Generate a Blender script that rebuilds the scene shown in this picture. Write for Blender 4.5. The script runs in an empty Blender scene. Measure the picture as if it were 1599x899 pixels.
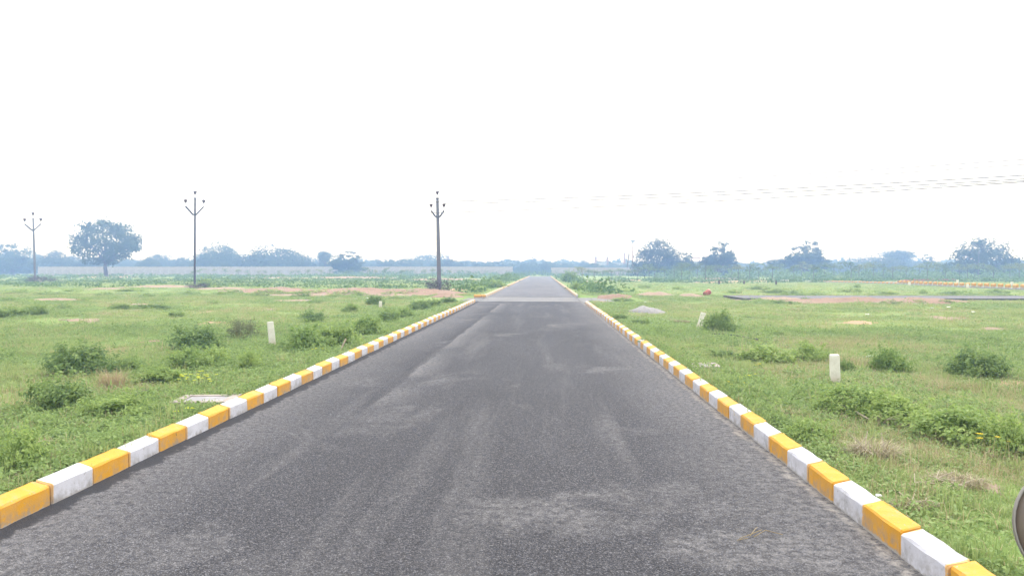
import bpy, math, random
import numpy as np
from mathutils import Vector, Matrix, Euler

random.seed(7)
R = math.radians
sc = bpy.context.scene
col = sc.collection

# ------------------------------------------------------------------ camera
H = 1.55                      # eye height
F = 1155.0                    # focal length in pixels of the 1599 px wide photograph
cam_d = bpy.data.cameras.new("camera")
cam = bpy.data.objects.new("camera", cam_d)
col.objects.link(cam)
cam.location = (0, 0, H)
cam.rotation_euler = Euler((R(90 - 1.364), 0, R(2.36)), 'XYZ')
cam_d.sensor_width = 36
cam_d.lens = F / 1599 * 36
cam_d.clip_start = 0.05
cam_d.clip_end = 3000
sc.camera = cam
CR = cam.rotation_euler.to_matrix()

# ------------------------------------------------------------------ world, sun, exposure
SUN_EL, SUN_AZ = 58, 25       # azimuth clockwise from the road direction (+Y)
wd = bpy.data.worlds.new("World")
sc.world = wd
wd.use_nodes = True
wn, wl = wd.node_tree.nodes, wd.node_tree.links
wn.clear()
wo = wn.new('ShaderNodeOutputWorld')
bg = wn.new('ShaderNodeBackground')
sky = wn.new('ShaderNodeTexSky')
sky.sky_type = 'NISHITA'
sky.sun_disc = False
sky.sun_elevation = R(SUN_EL)
sky.sun_rotation = R(SUN_AZ)
sky.air_density = 1.0
sky.dust_density = 4.0
sky.ozone_density = 1.0
hs = wn.new('ShaderNodeHueSaturation')
hs.inputs['Saturation'].default_value = 0.12          # a thin white overcast veils the blue
mixc = wn.new('ShaderNodeMix'); mixc.data_type = 'RGBA'
mixc.inputs[0].default_value = 0.65
mixc.inputs[7].default_value = (9.0, 9.15, 9.5, 1)
bg.inputs['Strength'].default_value = 0.12
wl.new(sky.outputs[0], hs.inputs['Color'])
wl.new(hs.outputs[0], mixc.inputs[6])
wl.new(mixc.outputs[2], bg.inputs['Color'])
wl.new(bg.outputs[0], wo.inputs['Surface'])

sd = bpy.data.lights.new("sun", 'SUN')
sd.energy = 1.2
sd.angle = R(14)
sd.color = (1.0, 0.96, 0.9)
sun = bpy.data.objects.new("sun", sd)
col.objects.link(sun)
_s = Vector((math.sin(R(SUN_AZ)) * math.cos(R(SUN_EL)), math.cos(R(SUN_AZ)) * math.cos(R(SUN_EL)), math.sin(R(SUN_EL))))
sun.rotation_euler = _s.to_track_quat('Z', 'Y').to_euler()

sc.view_settings.view_transform = 'Standard'
sc.view_settings.look = 'None'
sc.view_settings.gamma = 1.0
sc.view_settings.exposure = 1.2
sc.render.engine = 'CYCLES'
sc.cycles.use_denoising = True
sc.cycles.max_bounces = 6
sc.cycles.diffuse_bounces = 3
sc.cycles.transmission_bounces = 3
sc.cycles.volume_bounces = 0
HAZE_DENSITY = 0.0031
HAZE_COLOR = (0.31, 0.53, 1.0, 1)

# ------------------------------------------------------------------ helpers: pixels of the survey -> ground positions
def ray(px, py):
    return CR @ Vector(((px - 799.5) / F, -(py - 449.5) / F, -1.0))
def P(px, py, z=0.0):
    d = ray(px, py); t = (z - H) / d.z
    return Vector((d.x * t, d.y * t, z))
def PD(px, Y):
    d = ray(px, 422.0)
    return Vector((d.x / d.y * Y, Y, 0))
def ZH(py, Y):                # height of something seen at row py, standing Y metres away
    return H + (422.0 - py) / F * Y

# ------------------------------------------------------------------ noise and ground height
_rng = np.random.default_rng(11)
_lat = _rng.random((256, 256))
def vn(x, y, s=0):
    x = np.asarray(x, float) + s * 17.31; y = np.asarray(y, float) + s * 41.7
    xi = np.floor(x).astype(int); yi = np.floor(y).astype(int)
    fx = x - xi; fy = y - yi
    fx = fx * fx * (3 - 2 * fx); fy = fy * fy * (3 - 2 * fy)
    a = _lat[xi & 255, yi & 255]; b = _lat[(xi + 1) & 255, yi & 255]
    c = _lat[xi & 255, (yi + 1) & 255]; d = _lat[(xi + 1) & 255, (yi + 1) & 255]
    return (a * (1 - fx) + b * fx) * (1 - fy) + (c * (1 - fx) + d * fx) * fy
def fbm(x, y, s=0, o=3):
    t = 0; a = 0.5; w = 0
    for k in range(o):
        t = t + a * vn(np.asarray(x) * 2 ** k, np.asarray(y) * 2 ** k, s + k); w += a; a *= 0.5
    return t / w

RL, RR = -3.23, 1.94          # road edges
KW = 0.115                    # kerb depth
GL, GR = RL - KW - 0.015, RR + KW + 0.015
NEAR_END, FAR_START, ROAD_END = 34.6, 42.6, 190.0
def gh(x, y):
    x = np.asarray(x, float); y = np.asarray(y, float)
    e = np.maximum(GL - x, x - GR)
    out = e >= -1e-4
    ee = np.maximum(e, 0)
    n = (fbm(x * 0.45, y * 0.45, 3) - 0.5) * 0.16 + (fbm(x * 2.1, y * 2.1, 5, 2) - 0.5) * 0.05
    n = n * np.clip(ee / 1.2, 0.15, 1) / (1 + np.maximum(y - 30, 0) / 60)
    big = (fbm(x / 45, y / 45, 9, 2) - 0.5) * 0.5 * np.clip(ee / 25, 0, 1) * np.clip((np.abs(y) - 8) / 60, 0, 1)
    z = 0.11 * np.exp(-ee / 2.2) + n + big
    # the crossing road cuts through the verge
    c = np.clip((4.6 - np.abs(y - 38.6)) / 0.6, 0, 1)
    side = np.where(x > 0, np.clip((3.2 - ee) / 1.5, 0, 1), np.clip((2.2 - ee) / 1.5, 0, 1))
    z = z * (1 - c * side) - 0.05 * c * side
    c2 = np.clip((4.2 - np.abs(y - 41.3)) / 1.2, 0, 1) * np.clip((x - 9.4) / 1, 0, 1) * np.clip((110 - x) / 5, 0, 1)
    z = z * (1 - c2) - 0.05 * c2
    past = (y > ROAD_END) | (y < -30)
    return np.where(out | past, z, -0.09)
def ghf(x, y): return float(gh(x, y))
def G(px, py):
    p = P(px, py)
    for _ in range(3):
        p = P(px, py, ghf(p.x, p.y))
    return p

# ------------------------------------------------------------------ object helpers
def tag(o, label=None, cat=None, group=None, kind=None):
    if label: o['label'] = label
    if cat: o['category'] = cat
    if group: o['group'] = group
    if kind: o['kind'] = kind
    return o
def empty(name, loc=(0, 0, 0), rz=0.0):
    o = bpy.data.objects.new(name, None); col.objects.link(o)
    o.location = loc; o.rotation_euler = (0, 0, rz); o.empty_display_size = 0.1
    return o
def link(name, me, parent=None, mat=None):
    o = bpy.data.objects.new(name, me); col.objects.link(o)
    if parent: o.parent = parent
    if mat and not me.materials: me.materials.append(mat)
    return o
def copy_tree(o, parent=None):
    c = o.copy(); col.objects.link(c)
    if parent: c.parent = parent
    for ch in list(o.children): copy_tree(ch, c)
    return c

class MB:
    """collects shapes for one mesh"""
    def __init__(s): s.v = []; s.f = []; s.m = []
    def add(s, vs, fs, mi=0):
        b = len(s.v); s.v += [tuple(v) for v in vs]
        for f in fs: s.f.append([i + b for i in f]); s.m.append(mi)
        return s
    def box(s, c, d, rot=None, mi=0, taper=1.0):
        vs = []
        for z in (-.5, .5):
            k = taper if z > 0 else 1.0
            for x, y in ((-.5, -.5), (.5, -.5), (.5, .5), (-.5, .5)):
                v = Vector((x * d[0] * k, y * d[1] * k, z * d[2]))
                if rot: v = rot @ v
                vs.append(v + Vector(c))
        return s.add(vs, [(3, 2, 1, 0), (4, 5, 6, 7), (0, 1, 5, 4), (1, 2, 6, 5), (2, 3, 7, 6), (3, 0, 4, 7)], mi)
    def tube(s, pts, rad, n=8, mi=0, caps=True):
        pts = [Vector(p) for p in pts]
        if not isinstance(rad, (list, tuple)): rad = [rad] * len(pts)
        rings = []; up = Vector((0.13, 0.21, 0.97))
        for i, p in enumerate(pts):
            t = (pts[min(i + 1, len(pts) - 1)] - pts[max(i - 1, 0)]).normalized()
            if abs(t.dot(up)) > .95: a = t.cross(Vector((1, 0.1, 0))).normalized()
            else: a = t.cross(up).normalized()
            b = t.cross(a)
            rings.append([p + (a * math.cos(2 * math.pi * k / n) + b * math.sin(2 * math.pi * k / n)) * rad[i] for k in range(n)])
        vs = [v for r in rings for v in r]; fs = []
        for i in range(len(pts) - 1):
            for k in range(n):
                fs.append((i * n + k, i * n + (k + 1) % n, (i + 1) * n + (k + 1) % n, (i + 1) * n + k))
        if caps:
            fs.append(tuple(range(n - 1, -1, -1))); fs.append(tuple((len(pts) - 1) * n + k for k in range(n)))
        return s.add(vs, fs, mi)
    def lathe(s, prof, n=16, c=(0, 0, 0), rot=None, mi=0):
        vs = []; fs = []
        for r, z in prof:
            for k in range(n):
                v = Vector((r * math.cos(2 * math.pi * k / n), r * math.sin(2 * math.pi * k / n), z))
                if rot: v = rot @ v
                vs.append(v + Vector(c))
        for i in range(len(prof) - 1):
            for k in range(n):
                fs.append((i * n + k, i * n + (k + 1) % n, (i + 1) * n + (k + 1) % n, (i + 1) * n + k))
        fs.append(tuple(range(n - 1, -1, -1))); fs.append(tuple((len(prof) - 1) * n + k for k in range(n)))
        return s.add(vs, fs, mi)
    def mesh(s, name, mats=(), smooth=False):
        me = bpy.data.meshes.new(name); me.from_pydata(s.v, [], s.f)
        for m in mats: me.materials.append(m)
        if len(mats) > 1: me.polygons.foreach_set('material_index', s.m)
        if smooth: me.polygons.foreach_set('use_smooth', [True] * len(me.polygons))
        me.update(); return me
    def obj(s, name, mats, parent=None, smooth=False):
        if not isinstance(mats, (list, tuple)): mats = [mats]
        return link(name, s.mesh(name, mats, smooth), parent)

# ------------------------------------------------------------------ materials
def newmat(name):
    m = bpy.data.materials.new(name); m.use_nodes = True
    nt = m.node_tree; nt.nodes.clear()
    out = nt.nodes.new('ShaderNodeOutputMaterial')
    bs = nt.nodes.new('ShaderNodeBsdfPrincipled')
    nt.links.new(bs.outputs[0], out.inputs['Surface'])
    return m, nt, bs, out
class NT:
    def __init__(s, nt): s.nt = nt
    def n(s, t, **kw):
        nd = s.nt.nodes.new(t)
        for k, v in kw.items(): setattr(nd, k, v)
        return nd
    def l(s, a, b): s.nt.links.new(a, b)
    def pos(s): return s.n('ShaderNodeNewGeometry').outputs['Position']
    def obj(s): return s.n('ShaderNodeTexCoord').outputs['Object']
    def noise(s, vec, scale, detail=4, rough=.55, sx=None, dist=0):
        if sx:
            mp = s.n('ShaderNodeMapping'); mp.inputs['Scale'].default_value = sx; s.l(vec, mp.inputs[0]); vec = mp.outputs[0]
        nd = s.n('ShaderNodeTexNoise'); nd.inputs['Scale'].default_value = scale; nd.inputs['Detail'].default_value = detail
        nd.inputs['Roughness'].default_value = rough; nd.inputs['Distortion'].default_value = dist
        s.l(vec, nd.inputs['Vector']); return nd.outputs['Fac']
    def ramp(s, fac, stops):
        r = s.n('ShaderNodeValToRGB'); e = r.color_ramp.elements
        while len(e) < len(stops): e.new(.5)
        for el, (p, c) in zip(e, stops):
            el.position = p; el.color = (c, c, c, 1) if isinstance(c, (int, float)) else (*c, 1)
        s.l(fac, r.inputs[0]); return r.outputs[0]
    def mix(s, fac, a, b, mode='MIX'):
        m = s.n('ShaderNodeMix', data_type='RGBA', blend_type=mode)
        for sock, v in ((m.inputs[0], fac), (m.inputs[6], a), (m.inputs[7], b)):
            if isinstance(v, bpy.types.NodeSocket): s.l(v, sock)
            elif isinstance(v, (int, float)): sock.default_value = v if sock == m.inputs[0] else (v, v, v, 1)
            else: sock.default_value = (*v, 1)
        return m.outputs[2]
    def math(s, op, a, b=0.0, c=0.0):
        m = s.n('ShaderNodeMath', operation=op)
        for i, v in enumerate((a, b, c)):
            if isinstance(v, bpy.types.NodeSocket): s.l(v, m.inputs[i])
            else: m.inputs[i].default_value = v
        return m.outputs[0]
    def bump(s, h, strength, dist, bs):
        b = s.n('ShaderNodeBump'); b.inputs['Strength'].default_value = strength; b.inputs['Distance'].default_value = dist
        s.l(h, b.inputs['Height']); s.l(b.outputs[0], bs.inputs['Normal'])

def simple(name, c, rough=.7, var=.15, scale=8, spec=.3, metal=0.0, bump=.0):
    m, nt, bs, _ = newmat(name); q = NT(nt)
    f = q.noise(q.obj(), scale, 4)
    lo = tuple(v * (1 - var) for v in c); hi = tuple(min(1, v * (1 + var)) for v in c)
    q.l(q.ramp(f, [(.3, lo), (.7, hi)]), bs.inputs['Base Color'])
    bs.inputs['Roughness'].default_value = rough; bs.inputs['Specular IOR Level'].default_value = spec
    bs.inputs['Metallic'].default_value = metal
    if bump: q.bump(f, bump, .02, bs)
    return m

def leafmat(name, dark, light, yellow=None, trans=.35, ground=False, brown=None):
    """leaf colours vary by clump (attribute), by plant and over the field"""
    m, nt, bs, out = newmat(name); q = NT(nt)
    at = q.n('ShaderNodeAttribute', attribute_name='tint').outputs['Fac']
    oi = q.n('ShaderNodeObjectInfo').outputs['Random']
    f = q.math('ADD', q.math('MULTIPLY', at, .62), q.math('MULTIPLY', oi, .38))
    c = q.ramp(f, [(.12, dark), (.85, light)])
    if ground:
        big = q.noise(q.pos(), .35, 3)
        c = q.mix(q.ramp(big, [(.42, 0.0), (.68, .75)]), c, yellow)
        fine = q.noise(q.pos(), 1.7, 3)
        c = q.mix(q.ramp(fine, [(.55, 0.0), (.72, .5)]), c, brown)
    elif yellow:
        c = q.mix(q.ramp(oi, [(.6, 0.0), (.95, .6)]), c, yellow)
    q.l(c, bs.inputs['Base Color'])
    bs.inputs['Roughness'].default_value = .55; bs.inputs['Specular IOR Level'].default_value = .25
    tr = q.n('ShaderNodeBsdfTranslucent'); q.l(c, tr.inputs['Color'])
    ms = q.n('ShaderNodeMixShader'); ms.inputs[0].default_value = trans
    q.l(bs.outputs[0], ms.inputs[1]); q.l(tr.outputs[0], ms.inputs[2]); q.l(ms.outputs[0], out.inputs['Surface'])
    return m

M = {}
M['grass'] = leafmat('grass_blades', (.21, .29, .095), (.36, .45, .165), (.42, .45, .19), .45, True, (.42, .37, .23))
M['weedleaf'] = leafmat('weed_leaf', (.19, .28, .09), (.34, .45, .16), None, .4)
M['hay'] = leafmat('brown_hay', (.28, .25, .15), (.47, .40, .27), None, .15)
M['straw'] = leafmat('dry_straw', (.34, .27, .16), (.56, .46, .28), None, .3)
M['leaf_dark'] = leafmat('leaf_dark', (.13, .215, .07), (.37, .48, .16), None, .46)
M['leaf_light'] = leafmat('leaf_light', (.175, .28, .075), (.41, .52, .165), None, .46)
M['leaf_twig'] = leafmat('leaf_mixed', (.10, .13, .06), (.26, .27, .14), None, .3)
M['tree_leaf'] = leafmat('tree_leaf', (.035, .06, .02), (.085, .13, .035), None, .25)
M['sapling_leaf'] = leafmat('sapling_leaf', (.09, .15, .04), (.22, .28, .09), (.28, .28, .11), .3)
M['scrub_leaf'] = leafmat('scrub_leaf', (.07, .14, .04), (.19, .29, .08), None, .3)
M['brush'] = leafmat('dead_brush', (.06, .05, .055), (.16, .13, .135), None, .1)
M['flower'] = simple('yellow_petal', (.85, .66, .03), .6, .1)
M['flower2'] = simple('lime_petal', (.72, .75, .05), .6, .1)
M['bark'] = simple('bark', (.13, .10, .075), .9, .3, 6, .1, 0, .4)
M['stem'] = simple('green_stem', (.18, .22, .08), .8, .3, 8, .1)
M['twig'] = simple('dry_twig', (.42, .36, .28), .9, .25, 12, .1)
M['concrete'] = simple('concrete_pole', (.17, .165, .18), .9, .15, 5, .15, 0, .2)
M['steel'] = simple('galvanised_steel', (.30, .30, .32), .6, .2, 10, .4, .4)
M['angle_iron'] = simple('weathered_angle_iron', (.07, .065, .07), .8, .2, 10, .2)
M['porcelain'] = simple('white_porcelain', (.78, .78, .76), .3, .03, 5, .5)
M['brown_glaze'] = simple('brown_glaze', (.10, .06, .045), .35, .2, 8, .5)
M['wire'] = simple('aluminium_wire', (.16, .16, .165), .6, .1, 3, .3)
M['black_plastic'] = simple('black_plastic', (.02, .02, .022), .5, .2, 8, .4)
M['brick_red'] = simple('brick_red', (.36, .17, .13), .9, .25, 7, .1, 0, .3)
M['red_plastic'] = simple('faded_red_plastic', (.36, .11, .08), .6, .2, 5, .3)
M['pale_plastic'] = simple('pale_plastic', (.72, .58, .50), .6, .1, 5, .3)
M['white_bit'] = simple('white_litter', (.8, .8, .8), .7, .08, 6, .2)
M['wall_conc'] = simple('precast_concrete', (.38, .35, .33), .95, .22, 1.3, .1, 0, .2)
M['post_conc'] = simple('precast_post', (.42, .39, .37), .95, .15, 3, .1)
M['farwall'] = simple('pale_render', (.55, .55, .55), .9, .1, .6, .1)
M['farroof'] = simple('grey_sheet_roof', (.30, .31, .33), .8, .2, .8, .2)
M['rust'] = simple('brick_stack', (.38, .22, .18), .9, .2, 2, .1)
M['clod'] = simple('earth_clod', (.34, .20, .14), .95, .3, 9, .1, 0, .5)

def soilmat(name, a, b, c):
    m, nt, bs, _ = newmat(name); q = NT(nt); p = q.pos()
    f = q.noise(p, 1.1, 5, .65); g = q.noise(p, 14, 4, .6)
    k = q.mix(q.ramp(f, [(.35, 0.0), (.65, 1.0)]), a, b)
    k = q.mix(q.ramp(g, [(.5, 0.0), (.75, .6)]), k, c)
    q.l(k, bs.inputs['Base Color']); bs.inputs['Roughness'].default_value = .95; bs.inputs['Specular IOR Level'].default_value = .1
    q.bump(g, .8, .05, bs); return m
M['soil_red'] = soilmat('red_soil', (.285, .19, .14), (.325, .235, .18), (.15, .115, .085))
M['soil_sand'] = soilmat('sandy_soil', (.43, .28, .18), (.46, .34, .23), (.32, .23, .15))
M['soil_pink'] = soilmat('pink_soil', (.31, .23, .17), (.36, .285, .22), (.22, .155, .125))
M['gravel'] = soilmat('grey_gravel', (.30, .29, .29), (.35, .34, .34), (.22, .215, .215))

# ground sheet
m, nt, bs, _ = newmat('ground'); q = NT(nt); p = q.pos()
n1 = q.noise(p, .10, 4, .6); n2 = q.noise(p, .8, 5, .65); n3 = q.noise(p, 6, 5, .7); n4 = q.noise(p, 45, 3, .7)
c = q.mix(q.ramp(n1, [(.38, 0.0), (.62, 1.0)]), (.21, .315, .095), (.29, .36, .13))
c = q.mix(q.ramp(n2, [(.45, 0.0), (.66, .65)]), c, (.16, .25, .075))
c = q.mix(q.ramp(n3, [(.5, 0.0), (.7, .5)]), c, (.34, .345, .17))
bare = q.math('MULTIPLY', q.ramp(q.noise(p, .45, 4, .6, None, .8), [(.58, 0.0), (.68, 1.0)]), q.ramp(n3, [(.35, .25), (.6, .85)]))
c = q.mix(bare, c, (.42, .32, .22))
c = q.mix(q.ramp(n4, [(.35, .55), (.6, 0.0)]), c, (.12, .17, .06))
q.l(c, bs.inputs['Base Color']); bs.inputs['Roughness'].default_value = .95; bs.inputs['Specular IOR Level'].default_value = .08
q.bump(q.math('ADD', n3, q.math('MULTIPLY', n4, .5)), .7, .06, bs)
M['ground'] = m

# asphalt
def asphalt(name, base, agg, dust_lo, joint=True):
    m, nt, bs, _ = newmat(name); q = NT(nt); p = q.pos()
    vo = q.n('ShaderNodeTexVoronoi'); vo.inputs['Scale'].default_value = 165; q.l(p, vo.inputs['Vector'])
    sep = q.n('ShaderNodeSeparateColor'); q.l(vo.outputs['Color'], sep.inputs[0])
    sp = q.ramp(sep.outputs[0], [(.0, 0.0), (.5, .10), (.78, .5), (1.0, 1.0)])
    g = q.noise(p, 26, 4, .75)
    c = q.mix(q.math('MULTIPLY', sp, q.ramp(g, [(.3, .2), (.65, 1.0)])), base, agg)
    pits = q.ramp(q.noise(p, 60, 3, .7), [(.36, .7), (.5, 0.0)])
    c = q.mix(pits, c, tuple(v * .35 for v in base))
    xs = q.n('ShaderNodeSeparateXYZ'); q.l(p, xs.inputs[0]); X, Y = xs.outputs[0], xs.outputs[1]
    tone = q.noise(p, .35, 4, .6, (1.0, .35, 1))
    c = q.mix(q.ramp(tone, [(.35, .35), (.62, 0.0)]), c, tuple(v * .55 for v in base))
    # pale dust: patches, wheel streaks along the road, verges
    d1 = q.ramp(q.noise(p, .55, 6, .68, (1, .7, 1), .6), [(.56, 0.0), (.72, .9)])
    d2 = q.ramp(q.noise(p, 1.1, 6, .62, (1.5, .10, 1)), [(.52, 0.0), (.74, .62)])
    d3 = q.ramp(q.noise(p, 16, 5, .75), [(.40, .12), (.60, 1.0)])
    wob = q.math('MULTIPLY', q.math('SUBTRACT', q.noise(p, .4, 4, .6), .5), .9)
    edge = q.math('SUBTRACT', q.math('ABSOLUTE', q.math('ADD', X, .645)), q.math('ADD', wob, 1.55))
    ed = q.ramp(edge, [(-.1, 0.0), (.9, .62)])
    dust = q.math('MAXIMUM', q.math('MAXIMUM', d1, d2), ed)
    if joint:
        jw = q.math('MULTIPLY', q.math('SUBTRACT', q.noise(p, .7, 3, .6), .5), .22)
        jd = q.math('ADD', q.math('ADD', X, 1.98), jw)
        jn = q.ramp(q.noise(p, .22, 3, .6), [(.36, 0.0), (.5, 1.0)])
        jn = q.math('MULTIPLY', jn, q.math('MULTIPLY', q.ramp(q.math('DIVIDE', Y, 40.0), [(.17, 0.0), (.24, 1.0)]), .8))
        jl = q.math('MULTIPLY', q.ramp(jd, [(-.0, 0.0), (.04, 1.0), (.16, .7), (.5, 0.0)]), jn)
        dust = q.math('MAXIMUM', dust, jl)
        jdark = q.math('MULTIPLY', q.ramp(q.math('ABSOLUTE', q.math('ADD', jd, .06)), [(.0, .45), (.09, 0.0)]), jn)
    if joint:   # settled dust patches where they lie on this road
        sn = q.math('MULTIPLY', q.math('SUBTRACT', q.noise(p, 2.4, 6, .72, None, .5), .5), 5.5)
        for (px, py, rx, ry, a) in ((860, 800, .75, .5, .5), (1270, 860, .9, .45, .6), (955, 668, .10, .9, .4), (1120, 780, .9, .5, .4), (975, 577, .9, .6, .5), (540, 597, .55, .7, .45),
                              (1000, 530, .6, 1.4, .5), (590, 655, .5, .8, .3), (930, 493, .8, 1.2, .5), (700, 500, .8, 1.6, .5), (180, 860, .7, .5, .35)):
            c0 = P(px, py)
            e0 = q.math('ADD', q.math('POWER', q.math('ABSOLUTE', q.math('DIVIDE', q.math('SUBTRACT', X, c0.x), rx)), 2), q.math('POWER', q.math('ABSOLUTE', q.math('DIVIDE', q.math('SUBTRACT', Y, c0.y), ry)), 2))
            dust = q.math('MAXIMUM', dust, q.ramp(q.math('ADD', e0, sn), [(-1.2, min(1, a * 1.05)), (1.2, 0.0)]))
    dust = q.math('MULTIPLY', q.math('MULTIPLY', dust, d3), q.ramp(sep.outputs[1], [(0, .45), (1, 1.0)]))
    if joint: c = q.mix(jdark, c, tuple(v * .45 for v in base))
    c = q.mix(q.math('MULTIPLY', dust, .72), c, dust_lo)
    if joint:
        # fresh tar worked up against the kerb on the left, cement spill along the right one
        lt = q.math('ADD', q.math('ADD', X, 3.12), q.math('MULTIPLY', q.math('SUBTRACT', q.noise(p, 3.2, 4, .7), .5), .32))
        c = q.mix(q.ramp(lt, [(-.02, .9), (.03, 0.0)]), c, (.026, .026, .030))
        rt = q.math('ADD', q.math('SUBTRACT', X, 1.83), q.math('MULTIPLY', q.math('SUBTRACT', q.noise(p, 2.6, 5, .7), .5), .30))
        c = q.mix(q.math('MULTIPLY', q.ramp(rt, [(.0, 0.0), (.05, .8)]), d3), c, (.30, .275, .25))
    q.l(c, bs.inputs['Base Color']); bs.inputs['Roughness'].default_value = .85; bs.inputs['Specular IOR Level'].default_value = .22
    b1 = q.n('ShaderNodeBump'); b1.inputs['Strength'].default_value = .7; b1.inputs['Distance'].default_value = .006
    q.l(q.math('ADD', q.noise(p, 75, 3, .7), vo.outputs['Distance']), b1.inputs['Height'])
    q.l(b1.outputs[0], bs.inputs['Normal'])
    return m
M['asphalt'] = asphalt('asphalt', (.025, .0245, .030), (.27, .265, .28), (.35, .337, .335))
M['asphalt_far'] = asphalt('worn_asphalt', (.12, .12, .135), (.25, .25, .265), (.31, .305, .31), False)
M['dusty'] = asphalt('dusty_asphalt', (.19, .188, .19), (.28, .275, .275), (.35, .34, .33), False)
M['tar'] = simple('tar_joint', (.04, .04, .045), .9, .3, 6, .2)

# kerb paint: object coordinates, x across (front face at 0, back at -KW), y along, z up
KL = 0.464
def kerbpaint(name, c, other, dirt, over):
    m, nt, bs, _ = newmat(name); q = NT(nt); o = q.obj(); p = q.pos()
    xs = q.n('ShaderNodeSeparateXYZ'); q.l(o, xs.inputs[0])
    w = q.math('MULTIPLY', q.math('SUBTRACT', q.noise(p, 22, 4, .7), .5), .03)
    k = q.ramp(q.noise(p, 7, 5, .65), [(.3, tuple(v * .9 for v in c)), (.65, c)])
    st = q.math('MULTIPLY', q.ramp(q.noise(p, 3.1, 5, .7, None, .7), [(.52, 0.0), (.66, 1.0)]), q.ramp(q.noise(p, 40, 3, .7), [(.4, .2), (.6, 1.0)]))
    k = q.mix(q.math('MULTIPLY', st, dirt), k, (.27, .27, .28))
    if over:   # the yellow laps over the ends of the white stones
        e = q.math('ADD', q.math('SUBTRACT', q.math('ABSOLUTE', xs.outputs[1]), KL / 2 - .022), w)
        k = q.mix(q.ramp(e, [(0, 0.0), (.006, .85)]), k, other)
    ch = q.ramp(q.noise(p, 27, 3, .8), [(.31, .9), (.34, 0.0)])      # chips down to the concrete
    k = q.mix(ch, k, (.30, .285, .27))
    mud = q.math('MULTIPLY', q.ramp(xs.outputs[2], [(.02, .8), (.12, 0.0)]), q.ramp(q.noise(p, 11, 5, .7), [(.42, 0.0), (.62, 1.0)]))
    k = q.mix(mud, k, (.24, .22, .20))
    b = q.math('SUBTRACT', q.math('ADD', xs.outputs[2], q.math('MULTIPLY', q.math('SUBTRACT', q.noise(p, 16, 4, .75), .5), .06)), .004)
    k = q.mix(q.ramp(b, [(.0, .9), (.012, 0.0)]), k, (.33, .31, .29))
    q.l(k, bs.inputs['Base Color']); bs.inputs['Roughness'].default_value = .6; bs.inputs['Specular IOR Level'].default_value = .35
    q.bump(q.noise(p, 55, 4, .7), .35, .006, bs)
    return m
YEL = (.62, .305, .016)
M['kerb_yellow'] = kerbpaint('kerb_yellow_paint', YEL, YEL, .40, False)
M['kerb_white'] = kerbpaint('kerb_white_paint', (.56, .56, .61), (.62, .34, .07), .85, True)
M['kerb_grey'] = simple('kerb_bare_concrete', (.33, .33, .34), .9, .2, 6)
M['kerb_cream'] = simple('kerb_pale_paint', (.52, .45, .36), .8, .12, 1.5)

# ------------------------------------------------------------------ SETTING: ground
def axis(lo, hi, dense_lo, dense_hi, step, grow=1.16, extra=()):
    a = list(np.arange(dense_lo, dense_hi + 1e-6, step)); s = step; x = dense_hi
    while x < hi: s *= grow; x += s; a.append(min(x, hi))
    s = step; x = dense_lo
    while x > lo: s *= grow; x -= s; a.append(max(x, lo))
    return np.array(sorted(set([round(v, 4) for v in a] + list(extra))))
gx = axis(-640, 640, -14, 14, .28, 1.09, (GL, GL + .02, GR, GR - .02))
gy = axis(-40, 680, 2, 46, .30, 1.07, (ROAD_END,))
GX, GY = np.meshgrid(gx, gy)
GZ = gh(GX, GY)
nx, ny = len(gx), len(gy)
gm = bpy.data.meshes.new('ground')
idx = np.arange(nx * ny).reshape(ny, nx)
quads = np.stack([idx[:-1, :-1], idx[:-1, 1:], idx[1:, 1:], idx[1:, :-1]], -1).reshape(-1, 4)
gm.from_pydata(np.stack([GX, GY, GZ], -1).reshape(-1, 3).tolist(), [], quads.tolist())
gm.materials.append(M['ground']); gm.polygons.foreach_set('use_smooth', [True] * len(gm.polygons))
tag(link('ground', gm), kind='structure')

def sheet(name, x0, x1, y0, y1, z, mat, sx=.25, sy=.5, hf=None, skirt=0.0):
    xs = np.linspace(x0, x1, max(2, int((x1 - x0) / sx) + 1)); ys = np.linspace(y0, y1, max(2, int((y1 - y0) / sy) + 1))
    A, B = np.meshgrid(xs, ys); Z = np.full_like(A, z)
    if hf is not None: Z = Z + hf(A, B)
    b = MB(); k = len(xs); n = len(ys)
    vs = np.stack([A, B, Z], -1).reshape(-1, 3).tolist()
    fs = [(j * k + i, j * k + i + 1, (j + 1) * k + i + 1, (j + 1) * k + i) for j in range(n - 1) for i in range(k - 1)]
    if skirt:
        def wall(ids):
            base = len(vs)
            for i in ids: vs.append([vs[i][0], vs[i][1], vs[i][2] - skirt])
            for a in range(len(ids) - 1): fs.append((ids[a + 1], ids[a], base + a, base + a + 1))
        wall(list(range(k - 1, -1, -1))); wall([(n - 1) * k + i for i in range(k)])
        wall([j * k for j in range(n)]); wall([j * k + k - 1 for j in range(n - 1, -1, -1)])
    b.v = [tuple(v) for v in vs]; b.f = fs; b.m = [0] * len(fs)
    o = b.obj(name, mat, None, True); return tag(o, kind='structure')
def road_h(X, Y):
    j = X + 1.98 + .11 * (fbm(X * .0 + 3.3, Y * .7, 2) - .5) * 2
    ridge = (.004 * np.exp(-(j / .08) ** 2) - .002 * np.clip(-j * 8, 0, 1)) * np.clip((Y - 7) / 3, 0, 1)
    lip = .016 * np.clip((-(X + 3.13)) / .1, 0, 1) * (.4 + vn(X * 3, Y * 2.3, 8))
    return ridge + lip + .006 * (fbm(X * .8, Y * .8, 6) - .5)
sheet('road', RL - .05, RR + .05, -3, 36.6, 0.0, M['asphalt'], .09, .35, road_h, .04)
sheet('road', RL + .02, RR - .02, 36.75, 43.6, -.004, M['dusty'], .6, .6, lambda X, Y: .012 * (fbm(X * .6, Y * .6, 4) - .5), .04)
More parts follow.
